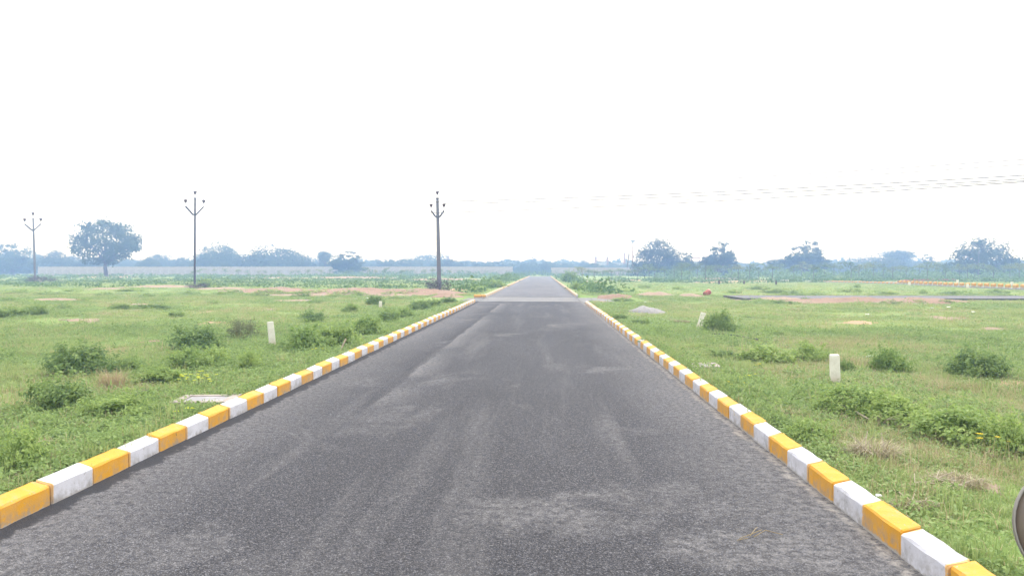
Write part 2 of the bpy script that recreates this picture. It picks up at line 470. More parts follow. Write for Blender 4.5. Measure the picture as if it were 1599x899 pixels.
sheet('crossroad', RL - 4.5, RL - .02, 35.6, 42.2, -.03, M['dusty'], .6, .6, lambda X, Y: .02 * (fbm(X * .6, Y * .6, 4) - .5), .05)
sheet('crossroad', RR + .02, 4.4, 36.3, 43.2, -.03, M['dusty'], .5, .6, lambda X, Y: -.05 * np.clip((X - 3.4) / 1.0, 0, 1) + .015 * (fbm(X * .6, Y * .6, 4) - .5), .05)
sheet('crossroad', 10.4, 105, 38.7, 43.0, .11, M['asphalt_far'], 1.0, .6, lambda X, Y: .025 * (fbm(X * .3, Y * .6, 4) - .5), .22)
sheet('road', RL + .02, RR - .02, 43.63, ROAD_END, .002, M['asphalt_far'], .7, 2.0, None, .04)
sheet('tar_joint', RL + .05, RR - .05, 36.6, 36.75, -.006, M['tar'], .4, .08, None, .03)

# ------------------------------------------------------------------ soil banks and bare patches
PATCHES = []
def patch(name, cx, cy, rx, ry, h, mat, seed=0, rot=0.0, rings=12, segs=72, rough=None, kind='structure', base=True):
    if rough is None: rough = .5 if h > .02 else .95
    vs = []; fs = []
    PATCHES.append((cx, cy, rx, ry, h))
    for r in range(rings + 1):
        t = r / rings
        for s in range(segs):
            a = 2 * math.pi * s / segs
            k = (1 - rough * .5) + rough * (float(vn(math.cos(a) * 2.2 + 5, math.sin(a) * 2.2 + 5, seed)) - .2)
            x, y = math.cos(a) * rx * t * k, math.sin(a) * ry * t * k
            X = cx + x * math.cos(rot) - y * math.sin(rot); Y = cy + x * math.sin(rot) + y * math.cos(rot)
            z = ghf(X, Y) + .012 + h * max(0, 1 - t ** 1.7) * (.45 + 1.1 * float(fbm(X * 1.3, Y * 1.3, seed + 2))) + h * .9 * (float(fbm(X * 3.7, Y * 3.7, seed + 5)) - .45) * (1 - t)
            if r == rings: z = ghf(X, Y) - .04
            vs.append((X, Y, z))
    for r in range(rings):
        for s in range(segs):
            n = (s + 1) % segs
            if r == 0:
                if s < segs - 1 and s > 0: pass
            fs.append((r * segs + s, (r + 1) * segs + s, (r + 1) * segs + n, r * segs + n))
    b = MB(); b.v = vs; b.f = fs; b.m = [0] * len(fs)
    o = b.obj(name, mat, None, True)
    if kind: tag(o, kind=kind)
    return o
def patch_px(name, px, py, wpx, ry, h, mat, seed=0, rot=0.0, **kw):
    p = G(px, py); return patch(name, p.x, p.y, wpx / 2 / F * p.y, ry, h, mat, seed, rot, **kw)
for i, a in enumerate([(560, 457, 290, 5.0, .26, 'soil_red'), (665, 459, 150, 3.6, .28, 'soil_red'), (430, 454.5, 190, 4.2, .20, 'soil_red'),
                       (345, 451, 90, 2.6, .12, 'soil_pink'), (610, 461.5, 150, 1.2, .12, 'soil_pink'), (480, 461, 190, 1.0, .08, 'soil_pink'),
                       (255, 448, 110, 4.5, .12, 'soil_pink'), (700, 463, 60, 1.2, .16, 'soil_red'), (170, 451, 90, 2.2, .06, 'soil_pink'),
                       (725, 452, 50, 4, .1, 'soil_sand')]):
    patch_px('soil_bank', *a[:5], M[a[5]], 3 + i)
for i, a in enumerate([(1215, 470, 150, 1.9, .16, 'soil_pink'), (1320, 472, 230, 2.3, .19, 'soil_red'), (1425, 471.5, 180, 2.0, .17, 'soil_red'), (1290, 472, 150, .8, .12, 'soil_pink'), (1430, 470.5, 150, 1.0, .14, 'soil_pink'),
                       (960, 463, 60, 1.4, .22, 'soil_red'), (1020, 462, 70, 1.6, .2, 'soil_pink'), (1078, 462, 44, 1.4, .13, 'soil_pink'),
                       (935, 473, 50, .9, .08, 'soil_pink')]):
    patch_px('soil_bank', *a[:5], M[a[5]], 33 + i)
for i, a in enumerate([(1100, 441, 130, 3.5, .12, 'soil_sand'), (1175, 439.5, 130, 5, .1, 'soil_sand'), (1130, 436.5, 160, 7, .2, 'soil_pink'), (1230, 438.5, 90, 5, .1, 'gravel'),
                       (985, 438, 110, 5, .1, 'soil_sand'), (920, 440, 50, 4, .08, 'soil_sand'), (1340, 440.5, 170, 3, .06, 'gravel'),
                       (690, 437, 150, 8, .2, 'soil_pink'), (560, 434.5, 220, 8, .25, 'soil_pink'), (180, 433, 160, 10, .2, 'soil_sand'), (420, 434, 110, 8, .15, 'soil_pink')]):
    patch_px('soil_patch', *a[:5], M[a[5]], 53 + i)
for i, a in enumerate([(236, 534, 40, .30, .01, 'soil_red'), (168, 607, 40, .10, .01, 'soil_sand'), (1520, 552, 80, .35, .01, 'soil_sand'), (1585, 600, 60, .35, .01, 'soil_sand'),
                       (1270, 515, 60, .5, .01, 'soil_sand'), (1420, 520, 90, .7, .01, 'soil_pink'), (1560, 515, 80, .6, .01, 'soil_pink'), (1340, 503, 70, .8, .01, 'soil_sand'), (1480, 497, 80, .9, .01, 'soil_pink'), (130, 500, 80, .7, .01, 'soil_pink'), (330, 505, 60, .6, .01, 'soil_sand'), (40, 515, 60, .5, .01, 'soil_pink'), (455, 470, 80, 1.2, .04, 'soil_pink'), (215, 476, 90, 1.0, .03, 'soil_pink'), (90, 468, 110, 1.4, .05, 'soil_pink'), (1240, 600, 50, .25, .01, 'soil_sand'), (1420, 620, 70, .25, .01, 'soil_sand'), (1530, 760, 70, .18, .01, 'soil_pink'), (60, 690, 50, .15, .01, 'soil_pink'), (215, 690, 60, .14, .01, 'soil_sand'), (1090, 530, 40, .35, .01, 'soil_pink'), (1190, 518, 50, .4, .01, 'soil_pink'), (425, 484, 40, .6, .01, 'soil_pink'), (600, 521, 34, .18, .02, 'soil_sand'),
                       (325, 487, 18, .5, .01, 'soil_sand'), (1480, 552, 60, .2, .01, 'soil_pink'), (700, 481, 14, .3, .05, 'soil_sand')]):
    patch_px('soil_patch', *a[:5], M[a[5]], 73 + i)

# ------------------------------------------------------------------ KERBS
KH1, KH2 = .137, .166
def kerb_mesh(name, mat, seed):
    rnd = random.Random(seed)
    prof = [(0, -.10), (0.0, KH1 - .012), (-.008, KH1), (-KW * .86, KH2 - .004), (-KW * .97, KH2 - .003), (-KW, KH2 - .014), (-KW, -.10)]
    vs = []; fs = []
    ys = [-KL / 2 + .004, -KL / 2 + .013, -KL / 4, 0, KL / 4, KL / 2 - .013, KL / 2 - .004]
    n = len(prof)
    for j, y in enumerate(ys):
        e = .007 if j in (0, len(ys) - 1) else 0
        for (x, z) in prof:
            vs.append((x - (e if x > -.02 else -e) + rnd.uniform(-.0028, .0028), y, z - (e if z > 0 else 0) + rnd.uniform(-.0035, .0035)))
    for j in range(len(ys) - 1):
        for i in range(n - 1):
            fs.append((j * n + i, (j + 1) * n + i, (j + 1) * n + i + 1, j * n + i + 1))
    fs.append(tuple(range(n))); fs.append(tuple((len(ys) - 1) * n + i for i in range(n - 1, -1, -1)))
    b = MB(); b.v = vs; b.f = fs; b.m = [0] * len(fs)
    return b.mesh(name, [mat])
kw_ = [kerb_mesh('kerb_stone', M['kerb_white'], i) for i in range(3)]
ky_ = [kerb_mesh('kerb_stone', M['kerb_yellow'], i + 9) for i in range(3)]
def kerb_run(label, x, y0, n, first_white, rz):
    root = tag(empty('kerb', (x, y0, 0)), label, 'kerb')
    for i in range(n):
        white = (i % 2 == 0) == first_white
        o = link('kerb_stone', random.choice(kw_ if white else ky_), root)
        o.location = (random.uniform(-.007, .007), (i + .5) * KL + random.uniform(-.003, .003), random.uniform(-.006, .006))
        o.rotation_euler = (random.uniform(-.004, .004), random.uniform(-.012, .012), rz + random.uniform(-.006, .006))
nL = 74; yL = 4.70 - KL * 8          # boundary at 4.70: yellow before, white after
kerb_run('yellow and white painted kerb stones along the left edge of the near road', RL, yL, nL, True, 0)
yR = 4.06 - KL * 6                   # boundary at 4.06: white before, yellow after
kerb_run('yellow and white painted kerb stones along the right edge of the near road', RR, yR, 70, False, math.pi)
def far_kerb(label, x, rz, y0, y1, turn=None):
    root = tag(empty('kerb', (x, y0, 0)), label, 'kerb')
    b = MB(); k = 0; y = 0
    sgn = -1 if rz == 0 else 1
    while y < y1 - y0:
        zc = random.uniform(-.006, .006)
        pr = [(0, -.1), (0, KH1 + zc), (sgn * KW * .86, KH2 + zc), (sgn * KW, KH2 - .01 + zc), (sgn * KW, -.1)]
        vs = [(p[0], yy, p[1]) for yy in (y + .003, y + KL - .003) for p in pr]
        b.add(vs, [(i, i + 1, i + 6, i + 5) for i in range(4)] + [(0, 1, 2, 3, 4), (9, 8, 7, 6, 5)], 0 if k % 2 else 1)
        y += KL; k += 1
    tag(b.obj('kerb_stones', [M['kerb_cream'], M['kerb_white']], root), kind='stuff')
    return root
kl = far_kerb('pale kerb along the left edge of the far road past the crossing', RL, 0, FAR_START - .2, ROAD_END)
far_kerb('pale kerb along the right edge of the far road past the crossing', RR, math.pi, FAR_START + .3, ROAD_END)
# the far left kerb turns the corner into the side road: yellow stones
for i in range(2):
    o = link('kerb_stone', ky_[i % 3], kl)
    a = [(-.12, -.18, -.5), (-.42, -.46, -1.0), (-.86, -.62, -1.4), (-1.33, -.66, -1.55)][i]
    o.location = (a[0], a[1], .01); o.rotation_euler = (0, 0, a[2])

# striped kerb in the right-hand field
root = None
pa, pb, pc = G(1640, 455), G(1400, 443.6), G(1265, 440.0)
pts = []
for A, B, n in ((pa, pb, 52), (pb, pc, 50)):
    sp = (B - A).xy.length / n
    for i in range(n): pts.append((A.lerp(B, (i + .5) / n), math.atan2((B - A).y, (B - A).x), sp / KL))
root = tag(empty('kerb', (pts[0][0].x, pts[0][0].y, 0)), 'striped yellow kerb crossing the right field behind the dark side road', 'kerb')
kg = kerb_mesh('kerb_stone', M['kerb_grey'], 40)
for i, (p_, a, k_) in enumerate(pts):
    yel = i % 2 == 0
    o = link('kerb_stone', random.choice(ky_) if yel else kg, root)
    o.location = (p_.x - pts[0][0].x, p_.y - pts[0][0].y, ghf(p_.x, p_.y) + ((.15 if i < 52 else .05) if yel else .0))
    o.rotation_euler = (0, 0, a + math.pi / 2); o.scale = (1.5, k_, (1.7 if i < 52 else 1.1) if yel else 1.1)

# ------------------------------------------------------------------ FOLIAGE MESHES
def leaf_mesh(name, C, N, size, aspect, tint, mat, fold=.25, roll=None):
    """one folded diamond leaf (two triangles) per centre"""
    n = len(C); rg = np.random.default_rng(n)
    N = N / np.maximum(1e-6, np.linalg.norm(N, axis=1, keepdims=True))
    r = rg.normal(size=(n, 3)) if roll is None else roll
    T = np.cross(N, r); T /= np.maximum(1e-6, np.linalg.norm(T, axis=1, keepdims=True))
    B = np.cross(N, T)
    s = np.asarray(size).reshape(-1, 1) * np.ones((n, 1))
    V = np.empty((n, 4, 3))
    V[:, 0] = C - T * s * .5
    V[:, 1] = C + B * s * .5 * aspect + N * s * fold * .5
    V[:, 2] = C + T * s * .5 - N * s * fold * .6
    V[:, 3] = C - B * s * .5 * aspect + N * s * fold * .5
    me = bpy.data.meshes.new(name)
    me.vertices.add(n * 4); me.vertices.foreach_set('co', V.reshape(-1))
    i = np.arange(n) * 4
    tri = np.stack([i, i + 1, i + 2, i, i + 2, i + 3], -1).reshape(-1)
    me.loops.add(n * 6); me.loops.foreach_set('vertex_index', tri)
    me.polygons.add(n * 2)
    me.polygons.foreach_set('loop_start', np.arange(n * 2) * 3)
    try: me.polygons.foreach_set('loop_total', np.full(n * 2, 3))
    except Exception: pass
    at = me.attributes.new('tint', 'FLOAT', 'POINT')
    at.data.foreach_set('value', np.repeat(np.asarray(tint, float), 4))
    me.materials.append(mat); me.update(calc_edges=True); me.validate()
    return me

def blade_mesh(name, n, rad, h, w, mat, seed, lean=.5, drop=.3, clusters=1):
    rg = np.random.default_rng(seed); b = MB(); tints = []
    cc = rg.normal(size=(clusters, 2)) * rad * .5
    for k in range(n):
        a = rg.uniform(0, 2 * math.pi); r = rad * math.sqrt(rg.random()) * (.5 if clusters > 1 else 1)
        c = cc[k % clusters]
        x, y = c[0] + r * math.cos(a), c[1] + r * math.sin(a)
        hh = h * rg.uniform(.45, 1.1); la = rg.uniform(0, 2 * math.pi) if rg.random() < .5 else a
        dx, dy = math.cos(la), math.sin(la); ln = lean * rg.uniform(.2, 1.2) * hh
        px, py = -dy * w / 2, dx * w / 2
        m_ = (x + dx * ln * .35, y + dy * ln * .35, hh * .6)
        t_ = (x + dx * ln, y + dy * ln, hh * (1 - drop * rg.random()))
        b.add([(x - px, y - py, -.02), (x + px, y + py, -.02), (m_[0] + px * .8, m_[1] + py * .8, m_[2]), (m_[0] - px * .8, m_[1] - py * .8, m_[2]), t_],
              [(0, 1, 2, 3), (3, 2, 4)])
        tints += [rg.random()] * 5
    me = b.mesh(name, [mat]); at = me.attributes.new('tint', 'FLOAT', 'POINT'); at.data.foreach_set('value', tints)
    return me

def rosette_mesh(name, n, rad, h, leaf, mat, seed):
    rg = np.random.default_rng(seed)
    a = rg.uniform(0, 2 * np.pi, n); r = rad * np.sqrt(rg.random(n))
    C = np.stack([r * np.cos(a), r * np.sin(a), h * (rg.random(n) ** .7) * (1.1 - (r / rad) ** 2 * .7)], -1)
    N = np.stack([np.cos(a) * .5, np.sin(a) * .5, np.full(n, .9)], -1) + rg.normal(size=(n, 3)) * .35
    return leaf_mesh(name, C, N, leaf * rg.uniform(.6, 1.3, n), .62, rg.random(n), mat)

def norm(me, W, Hh, extra=None):
    n = len(me.vertices); a = np.empty(n * 3); me.vertices.foreach_get('co', a); a = a.reshape(-1, 3)
    w = (np.percentile(a[:, 0], 99.3) - np.percentile(a[:, 0], .7) + np.percentile(a[:, 1], 99.3) - np.percentile(a[:, 1], .7)) / 2
    f = np.array([W / w, W / w, Hh / np.percentile(a[:, 2], 99.6)])
    me.vertices.foreach_set('co', (a * f).reshape(-1)); me.update()
    if extra:
        n = len(extra.vertices); a = np.empty(n * 3); extra.vertices.foreach_get('co', a); a = a.reshape(-1, 3)
        extra.vertices.foreach_set('co', (a * f).reshape(-1)); extra.update()
def bush_mesh(name, mat, seed, n=1500, leaf=.05, clumps=34, flat=1.0):
    """unit bush: about 1 wide and .5 high, leaf clumps over a loose dome with gaps"""
    rg = np.random.default_rng(seed)
    d = rg.normal(size=(clumps, 3)); d[:, 2] = np.abs(d[:, 2]) * .9 + .02
    d /= np.linalg.norm(d, axis=1, keepdims=True)
    k = rg.uniform(.35, 1.0, clumps) ** .6
    cc = d * k[:, None] * np.array([.47, .47, .47]) * rg.uniform(.8, 1.12, (clumps, 1))
    cc[:, 2] = cc[:, 2] * .88 + .05
    w = rg.uniform(.5, 1.5, clumps); w /= w.sum()
    ci = rg.choice(clumps, n, p=w)
    sp = rg.uniform(.035, .085, clumps)
    C = cc[ci] + rg.normal(size=(n, 3)) * sp[ci][:, None] * np.array([1.15, 1.15, .75])
    C[:, 2] = np.abs(C[:, 2]) * flat
    k = int(n * .18); u = rg.normal(size=(17, 3)); u[:, 2] = np.abs(u[:, 2]) + .35; u /= np.linalg.norm(u, axis=1, keepdims=True)
    sj = rg.integers(0, 17, k); t = rg.uniform(.45, 1.0, k)      # stray sprigs
    C[:k] = u[sj] * t[:, None] * rg.uniform(.46, .68, 17)[sj][:, None] + rg.normal(size=(k, 3)) * .02
    C[:, 2] = np.abs(C[:, 2])
    N = C * np.array([1, 1, 1.0]) + np.array([0, 0, .35]) + rg.normal(size=(n, 3)) * .28
    tint = np.clip(rg.uniform(0, 1, clumps)[ci] * .6 + rg.random(n) * .4, 0, 1)
    me = leaf_mesh(name, C, N, leaf * rg.uniform(.6, 1.35, n), .5, tint, mat)
    norm(me, 1.0, .52)
    st = MB()
    for c_ in cc[:14]:
        st.tube([(c_[0] * .08, c_[1] * .08, -.02), (c_[0] * .5, c_[1] * .5, c_[2] * .45 * flat), tuple(c_ * np.array([.97, .97, .95 * flat]))], [.011, .008, .003], 4)
    return me, st

def tree_mesh(name, mat, seed, W=1.0, Hc=.8, z0=.22, clumps=60, n=3600, leaf=.035, skirt=0.0, gap=.5, top=1.0, trunk_r=.03, spread=.05, shape='round'):
    """unit tree: crown about W wide; height 1"""
    rg = np.random.default_rng(seed)
    cc = []
    if shape == 'lobes':
        L = [(0, 0, .58, .40), (0, 0, .55, .42), (0, 0, .22, .42)] + [(.27 * math.cos(a), .27 * math.sin(a), rg.uniform(.14, .5), rg.uniform(.2, .31)) for a in rg.uniform(0, 1.3, 6) + np.arange(6) * 1.05]
        for k in range(clumps):
            l = L[k % len(L)]; d = rg.normal(size=3); d /= np.linalg.norm(d); r = l[3] * rg.uniform(.55, 1)
            cc.append(((l[0] + d[0] * r) * W, (l[1] + d[1] * r) * W, z0 + (1 - z0) * max(.02, l[2] + d[2] * r)))
    while len(cc) < clumps:
        x, y, z = rg.uniform(-1, 1, 3)
        r = math.sqrt(x * x + y * y)
        if shape == 'round': ok = r * r + z * z < 1 and (r * r + z * z > gap or rg.random() < .25)
        elif shape == 'dome': zz = (z + 1) / 2; ok = r * r + zz * zz < 1 and (r * r + zz * zz > gap or rg.random() < .3)
        else: ok = r < (1 - abs(z - .4) * .6) and (r > gap * .7 or rg.random() < .4)
        if not ok: continue
        cc.append((x * W / 2 * .9, y * W / 2 * .9, z0 + (z + 1) / 2 * (1 - z0) * .94))
    cc = np.array(cc)
    w = rg.uniform(.4, 1.6, clumps); w /= w.sum(); ci = rg.choice(clumps, n, p=w)
    sp = rg.uniform(spread * .6, spread * 1.35, clumps) * W
    C = cc[ci] + np.clip(rg.normal(size=(n, 3)), -1.7, 1.7) * sp[ci][:, None] * np.array([1.1, 1.1, .7])
    if shape in ('round', 'dome'):      # keep the clumps inside an uneven round outline
        zc = z0 + (1 - z0) * (.5 if shape == 'round' else .0); hz = (1 - z0) * (.5 if shape == 'round' else 1.0)
        v = C - np.array([0, 0, zc]); u = v / np.array([W / 2, W / 2, hz]); e = np.linalg.norm(u, axis=1)
        th = np.arctan2(u[:, 1], u[:, 0]); ph = u[:, 2] / np.maximum(e, 1e-6)
        lim = .80 + .34 * fbm(np.cos(th) * 2.3 + 9, np.sin(th) * 2.3 + ph * 2.1 + 7, seed, 2)
        f = np.where(e > lim, (lim + (e - lim) * .25) / np.maximum(e, 1e-6), 1.0)
        C = v * f[:, None] + np.array([0, 0, zc])
    if skirt: C[:, 2] = np.maximum(C[:, 2], .01 + .03 * rg.random(n))
    ctr = np.array([0, 0, z0 + (1 - z0) * .35])
    N = (C - ctr) + np.array([0, 0, .25]) + rg.normal(size=(n, 3)) * .3
    tint = np.clip(rg.random(clumps)[ci] * .65 + rg.random(n) * .35, 0, 1)
    me = leaf_mesh(name, C, N, leaf * rg.uniform(.6, 1.4, n), .6, tint, mat)
    tb = MB(); fk = z0 + .06
    tb.tube([(0, 0, -.03), (.006, .0, fk * .25), (-.008, .006, fk * .65), (.0, .0, fk)], [trunk_r * 1.5, trunk_r * 1.1, trunk_r * .9, trunk_r * .8], 8)
    order = np.argsort(-w)[:16]
    for j in order:
        c_ = cc[j]; mid = (c_[0] * .45 + rg.normal() * .02, c_[1] * .45 + rg.normal() * .02, fk + (c_[2] - fk) * .5 + .02)
        tb.tube([(0, 0, fk * .93), mid, tuple(c_)], [trunk_r * .55, trunk_r * .34, trunk_r * .1], 5)
    tm = tb.mesh('trunk', [M['bark']], True); norm(me, 1.0, 1.0, tm)
    return me, tm

# ------------------------------------------------------------------ GROUND COVER (instanced tufts, nobody could count them)
tuft_col = bpy.data.collections.new('ground_cover_tufts')     # sources only, not in the scene
def src(name, me):
    o = bpy.data.objects.new(name, me); tuft_col.objects.link(o); return o
def cover(name, meshes, pts, rotz, scl, which, label=None):
    cl = bpy.data.collections.new(name + '_tufts')
    for i, me in enumerate(meshes):
        o = bpy.data.objects.new('%02d_%s_tuft' % (i, name), me); cl.objects.link(o)
    me = bpy.data.meshes.new(name); me.vertices.add(len(pts)); me.vertices.foreach_set('co', np.asarray(pts, float).reshape(-1))
    for nm, ty, v in (('rz', 'FLOAT', rotz), ('sc', 'FLOAT_VECTOR', scl), ('ix', 'INT', which)):
        a = me.attributes.new(nm, ty, 'POINT'); a.data.foreach_set('vector' if ty == 'FLOAT_VECTOR' else 'value', np.asarray(v).reshape(-1))
    o = link(name, me)
    ng = bpy.data.node_groups.new(name, 'GeometryNodeTree')
    ng.interface.new_socket('Geometry', in_out='INPUT', socket_type='NodeSocketGeometry')
    ng.interface.new_socket('Geometry', in_out='OUTPUT', socket_type='NodeSocketGeometry')
    gi = ng.nodes.new('NodeGroupInput'); go = ng.nodes.new('NodeGroupOutput')
    ip = ng.nodes.new('GeometryNodeInstanceOnPoints'); ci = ng.nodes.new('GeometryNodeCollectionInfo')
    ci.inputs['Collection'].default_value = cl; ci.inputs['Separate Children'].default_value = True; ci.inputs['Reset Children'].default_value = True
    ip.inputs['Pick Instance'].default_value = True
    def att(nm, ty):
        a = ng.nodes.new('GeometryNodeInputNamedAttribute'); a.data_type = ty; a.inputs['Name'].default_value = nm
        return [s for s in a.outputs if s.enabled and s.name == 'Attribute'][0]
    cx = ng.nodes.new('ShaderNodeCombineXYZ')
    L = ng.links.new
    L(gi.outputs[0], ip.inputs['Points']); L(ci.outputs[0], ip.inputs['Instance'])
    L(att('ix', 'INT'), ip.inputs['Instance Index']); L(att('sc', 'FLOAT_VECTOR'), ip.inputs['Scale'])
    L(att('rz', 'FLOAT'), cx.inputs[2]); L(cx.outputs[0], ip.inputs['Rotation'])
    L(ip.outputs[0], go.inputs[0])
    md = o.modifiers.new('tufts', 'NODES'); md.node_group = ng
    return tag(o, kind='stuff')

tufts = [blade_mesh('grass_tuft', 26, .11, .075, .006, M['grass'], 1, .8), blade_mesh('grass_tuft', 22, .13, .055, .006, M['grass'], 2, 1.2, .5),
         blade_mesh('grass_tuft', 18, .09, .11, .006, M['grass'], 3, .6), blade_mesh('grass_tuft', 30, .15, .04, .007, M['grass'], 4, 1.3, .5),
         rosette_mesh('weed_tuft', 34, .12, .07, .036, M['weedleaf'], 5), rosette_mesh('weed_tuft', 26, .10, .11, .03, M['weedleaf'], 6),
         rosette_mesh('clover_tuft', 44, .15, .04, .026, M['weedleaf'], 7),
         blade_mesh('straw_tuft', 14, .12, .06, .004, M['straw'], 8, 1.6, .7), blade_mesh('straw_tuft', 9, .10, .16, .003, M['straw'], 9, .8)]
def field(n, y0, y1, seed, smin, smax):
    rg = np.random.default_rng(seed)
    y = y0 + (y1 - y0) * rg.random(n * 2)
    half = .80 * y + 5
    x = (rg.random(n * 2) * 2 - 1) * half
    keep = rg.random(n * 2) < half / (.80 * y1 + 5)
    e = np.maximum(GL - .03 - x, x - GR - .03)
    keep &= e > 0
    cr = (np.abs(y - 39.2) < 4.0) & (e < 3.2)
    keep &= ~cr
    keep &= ~((x > 10.2) & (y > 38.5) & (y < 43.2))
    dn = fbm(x * .5, y * .5, 21)
    keep &= rg.random(n * 2) < np.clip((dn - .22) * 3.2, .18, 1)
    for (cx, cy, rx, ry, ph_) in PATCHES:
        dx, dy = x - cx, y - cy
        keep &= (dx / rx) ** 2 + (dy / ry) ** 2 > (.65 + .35 * rg.random(n * 2) if ph_ > .02 else 1.1 * rg.random(n * 2) ** 1.3)
    for (px, py, rx, ry) in HOLES:
        h = G(px, py); keep &= ((x - h.x) / rx) ** 2 + ((y - h.y) / ry) ** 2 > 1
    x, y = x[keep], y[keep]
    z = gh(x, y)
    m = len(x)
    wz = fbm(x * .35, y * .35, 31); vz = fbm(x * .9, y * .9, 37)
    r = rg.random(m)
    weed = r < np.clip((wz - .42) * 3.0 + .45 * np.exp(-np.maximum(GL - x, x - GR) / 2.0), .05, .8)
    straw = (~weed) & (rg.random(m) < np.clip((vz - .44) * 2.2, .05, .6))
    ix = rg.integers(0, 4, m); ix = np.where(weed, 4 + rg.integers(0, 3, m), ix); ix = np.where(straw, 7 + rg.integers(0, 2, m), ix)
    s = rg.uniform(smin, smax, m) * (.7 + .6 * fbm(x * .8, y * .8, 41)) * np.where(np.maximum(GL - x, x - GR) < .2, 1.15, 1)
    ok = np.maximum(GL - x, x - GR) > np.where(ix > 6, .13, np.where(ix > 3, .105, .12)) * s
    x, y, z, m, ix, s = x[ok], y[ok], z[ok], int(ok.sum()), ix[ok], s[ok]
    return np.stack([x, y, z], -1), rg.uniform(0, 6.283, m), np.stack([s, s, .72 * np.minimum(s, 1.15) * rg.uniform(.8, 1.2, m) * np.where(rg.random(m) < .06, rg.uniform(1.6, 2.6, m), 1)], -1), ix
HOLES = [(323, 628, .31, .26), (1101, 574, .20, .26), (1010, 488, .62, .7), (236, 534, .32, .22), (1520, 552, .8, .3), (170, 607, .2, .1), (1270, 515, .5, .4)]
def kerb_fringe():
    rg = np.random.default_rng(5); n = 1700
    y = 2 + 32 * rg.random(n) ** 1.3; left = rg.random(n) < .5; s = rg.uniform(.55, 1.15, n)
    keep = fbm(y * .9 + left * 40, y * 0 + 3, 61) > .42
    e = .105 * s + rg.random(n) * .05
    x = np.where(left, GL - e, GR + e)[keep]; y = y[keep]; s = s[keep]; m = len(x)
    ix = np.where(rg.random(m) < .5, 4 + rg.integers(0, 3, m), np.where(rg.random(m) < .3, 7 + rg.integers(0, 2, m), rg.integers(0, 4, m)))
    return np.stack([x, y, gh(x, y)], -1), rg.uniform(0, 6.283, m), np.stack([s, s, s * rg.uniform(.9, 1.9, m)], -1), ix
parts_ = [kerb_fringe(), field(52000, 2.2, 9, 1, .75, 1.25), field(62000, 9, 20, 2, 1.0, 1.7), field(52000, 20, 46, 3, 1.4, 2.6), field(36000, 46, 130, 4, 2.2, 4.5)]
for nm, a in zip(('grass',) * 5, parts_):
    cover(nm, tufts, *a)

# ------------------------------------------------------------------ SHRUBS
BUSH = {}
for i in range(3):
    BUSH['dark', i] = bush_mesh('foliage', M['leaf_dark'], 100 + i, 2300, .058, 30)
    BUSH['light', i] = bush_mesh('foliage', M['leaf_light'], 120 + i, 2600, .058, 26)
BUSH['mixed', 0] = bush_mesh('foliage', M['leaf_twig'], 140, 1700, .045)
BUSH['mixed', 1] = bush_mesh('foliage', M['leaf_twig'], 141, 1700, .045)
BUSH['dead', 0] = bush_mesh('foliage', M['brush'], 150, 1300, .04)
BUSH['small', 0] = bush_mesh('foliage', M['leaf_dark'], 160, 420, .09, 14)
BUSH['small', 1] = bush_mesh('foliage', M['leaf_light'], 161, 420, .09, 14)
stem_me = {k: v[1].mesh('stem', [M['stem'] if k[0] != 'dead' else M['twig']]) for k, v in BUSH.items()}
_bn = [0]
def bush(kind, px, py, wpx, hpx, label, group=None, name='shrub', cat='shrub', dy=0.0):
    p = G(px, py)
    Wm = 1.05 * wpx / F * p.y; Hm = 1.0 * hpx / F * p.y + .04
    _bn[0] += 1
    keys = [k for k in BUSH if k[0] == kind]; k = keys[_bn[0] % len(keys)]
    root = tag(empty(name, (p.x, p.y + Wm * .2, 0), random.uniform(0, 6.28)), label, cat, group)
    root.location.z = ghf(p.x, p.y + Wm * .2) - .01
    root.scale = (Wm * .98, Wm * .85, Hm / .52)
    link('foliage', BUSH[k][0], root); link('stem', stem_me[k], root)
    return root
B = bush
B('dark', 112, 588, 120, 52, 'large sprawling dark green shrub right behind the yellowish dry grass tuft')
B('dark', 193, 583, 54, 32, 'compact dark shrub just right of and touching the largest sprawling shrub in the left field')
B('dark', 76, 643, 112, 60, 'tall dark leafy shrub nearest the left edge, with drooping leaves')
B('dark', 300, 549, 92, 40, 'wide dark shrub beside the small pinkish bare patch in the left field')
B('light', 290, 578, 80, 34, 'mid green shrub directly in front of the wide dark one near the pinkish bare patch')
B('light', 335, 570, 50, 26, 'low bright shrub filling the gap in front of the twiggy grey-brown shrub')
B('mixed', 372, 530, 56, 30, 'grey-brown twiggy shrub left of the tall leaning white marker post')
B('light', 388, 576, 38, 28, 'small rounded green shrub below the tall leaning white marker post')
B('light', 20, 738, 90, 66, 'bright green leafy weed in the lower left corner near the kerb')
B('light', 165, 652, 120, 34, 'low bright green weed patch in front of the dry grass tuft')
B('light', 240, 600, 70, 24, 'low pale green weed between the dry grass tuft and the wide dark shrub')
B('dark', 10, 497, 44, 22, 'dark shrub far back at the very left edge of the field')
B('dark', 50, 492, 40, 16, 'low dark shrub second from the left edge in the distant field')
B('dark', 235, 484, 60, 14, 'wide flat dark shrub in the middle of the left lawn')
B('dark', 273, 496, 30, 12, 'small dark shrub just in front of the wide flat one on the left lawn')
B('dark', 185, 482, 36, 10, 'small flat dark shrub left of the wide flat one on the left lawn')
B('dark', 486, 505, 42, 26, 'little tree-like dark shrub on a thin stem right of the tall white marker post')
B('light', 470, 551, 74, 44, 'dense bright green shrub immediately right of the tall leaning white marker post')
B('light', 520, 544, 84, 42, 'largest bright green shrub beside the kerb, left of the grey stick')
B('light', 572, 524, 56, 30, 'bright green shrub by the kerb between the grey stick and the small white post')
B('dark', 607, 505, 36, 26, 'dark green shrub just right of the small white post by the left kerb')
B('dark', 585, 477, 34, 16, 'dark shrub just behind the small white post by the left kerb')
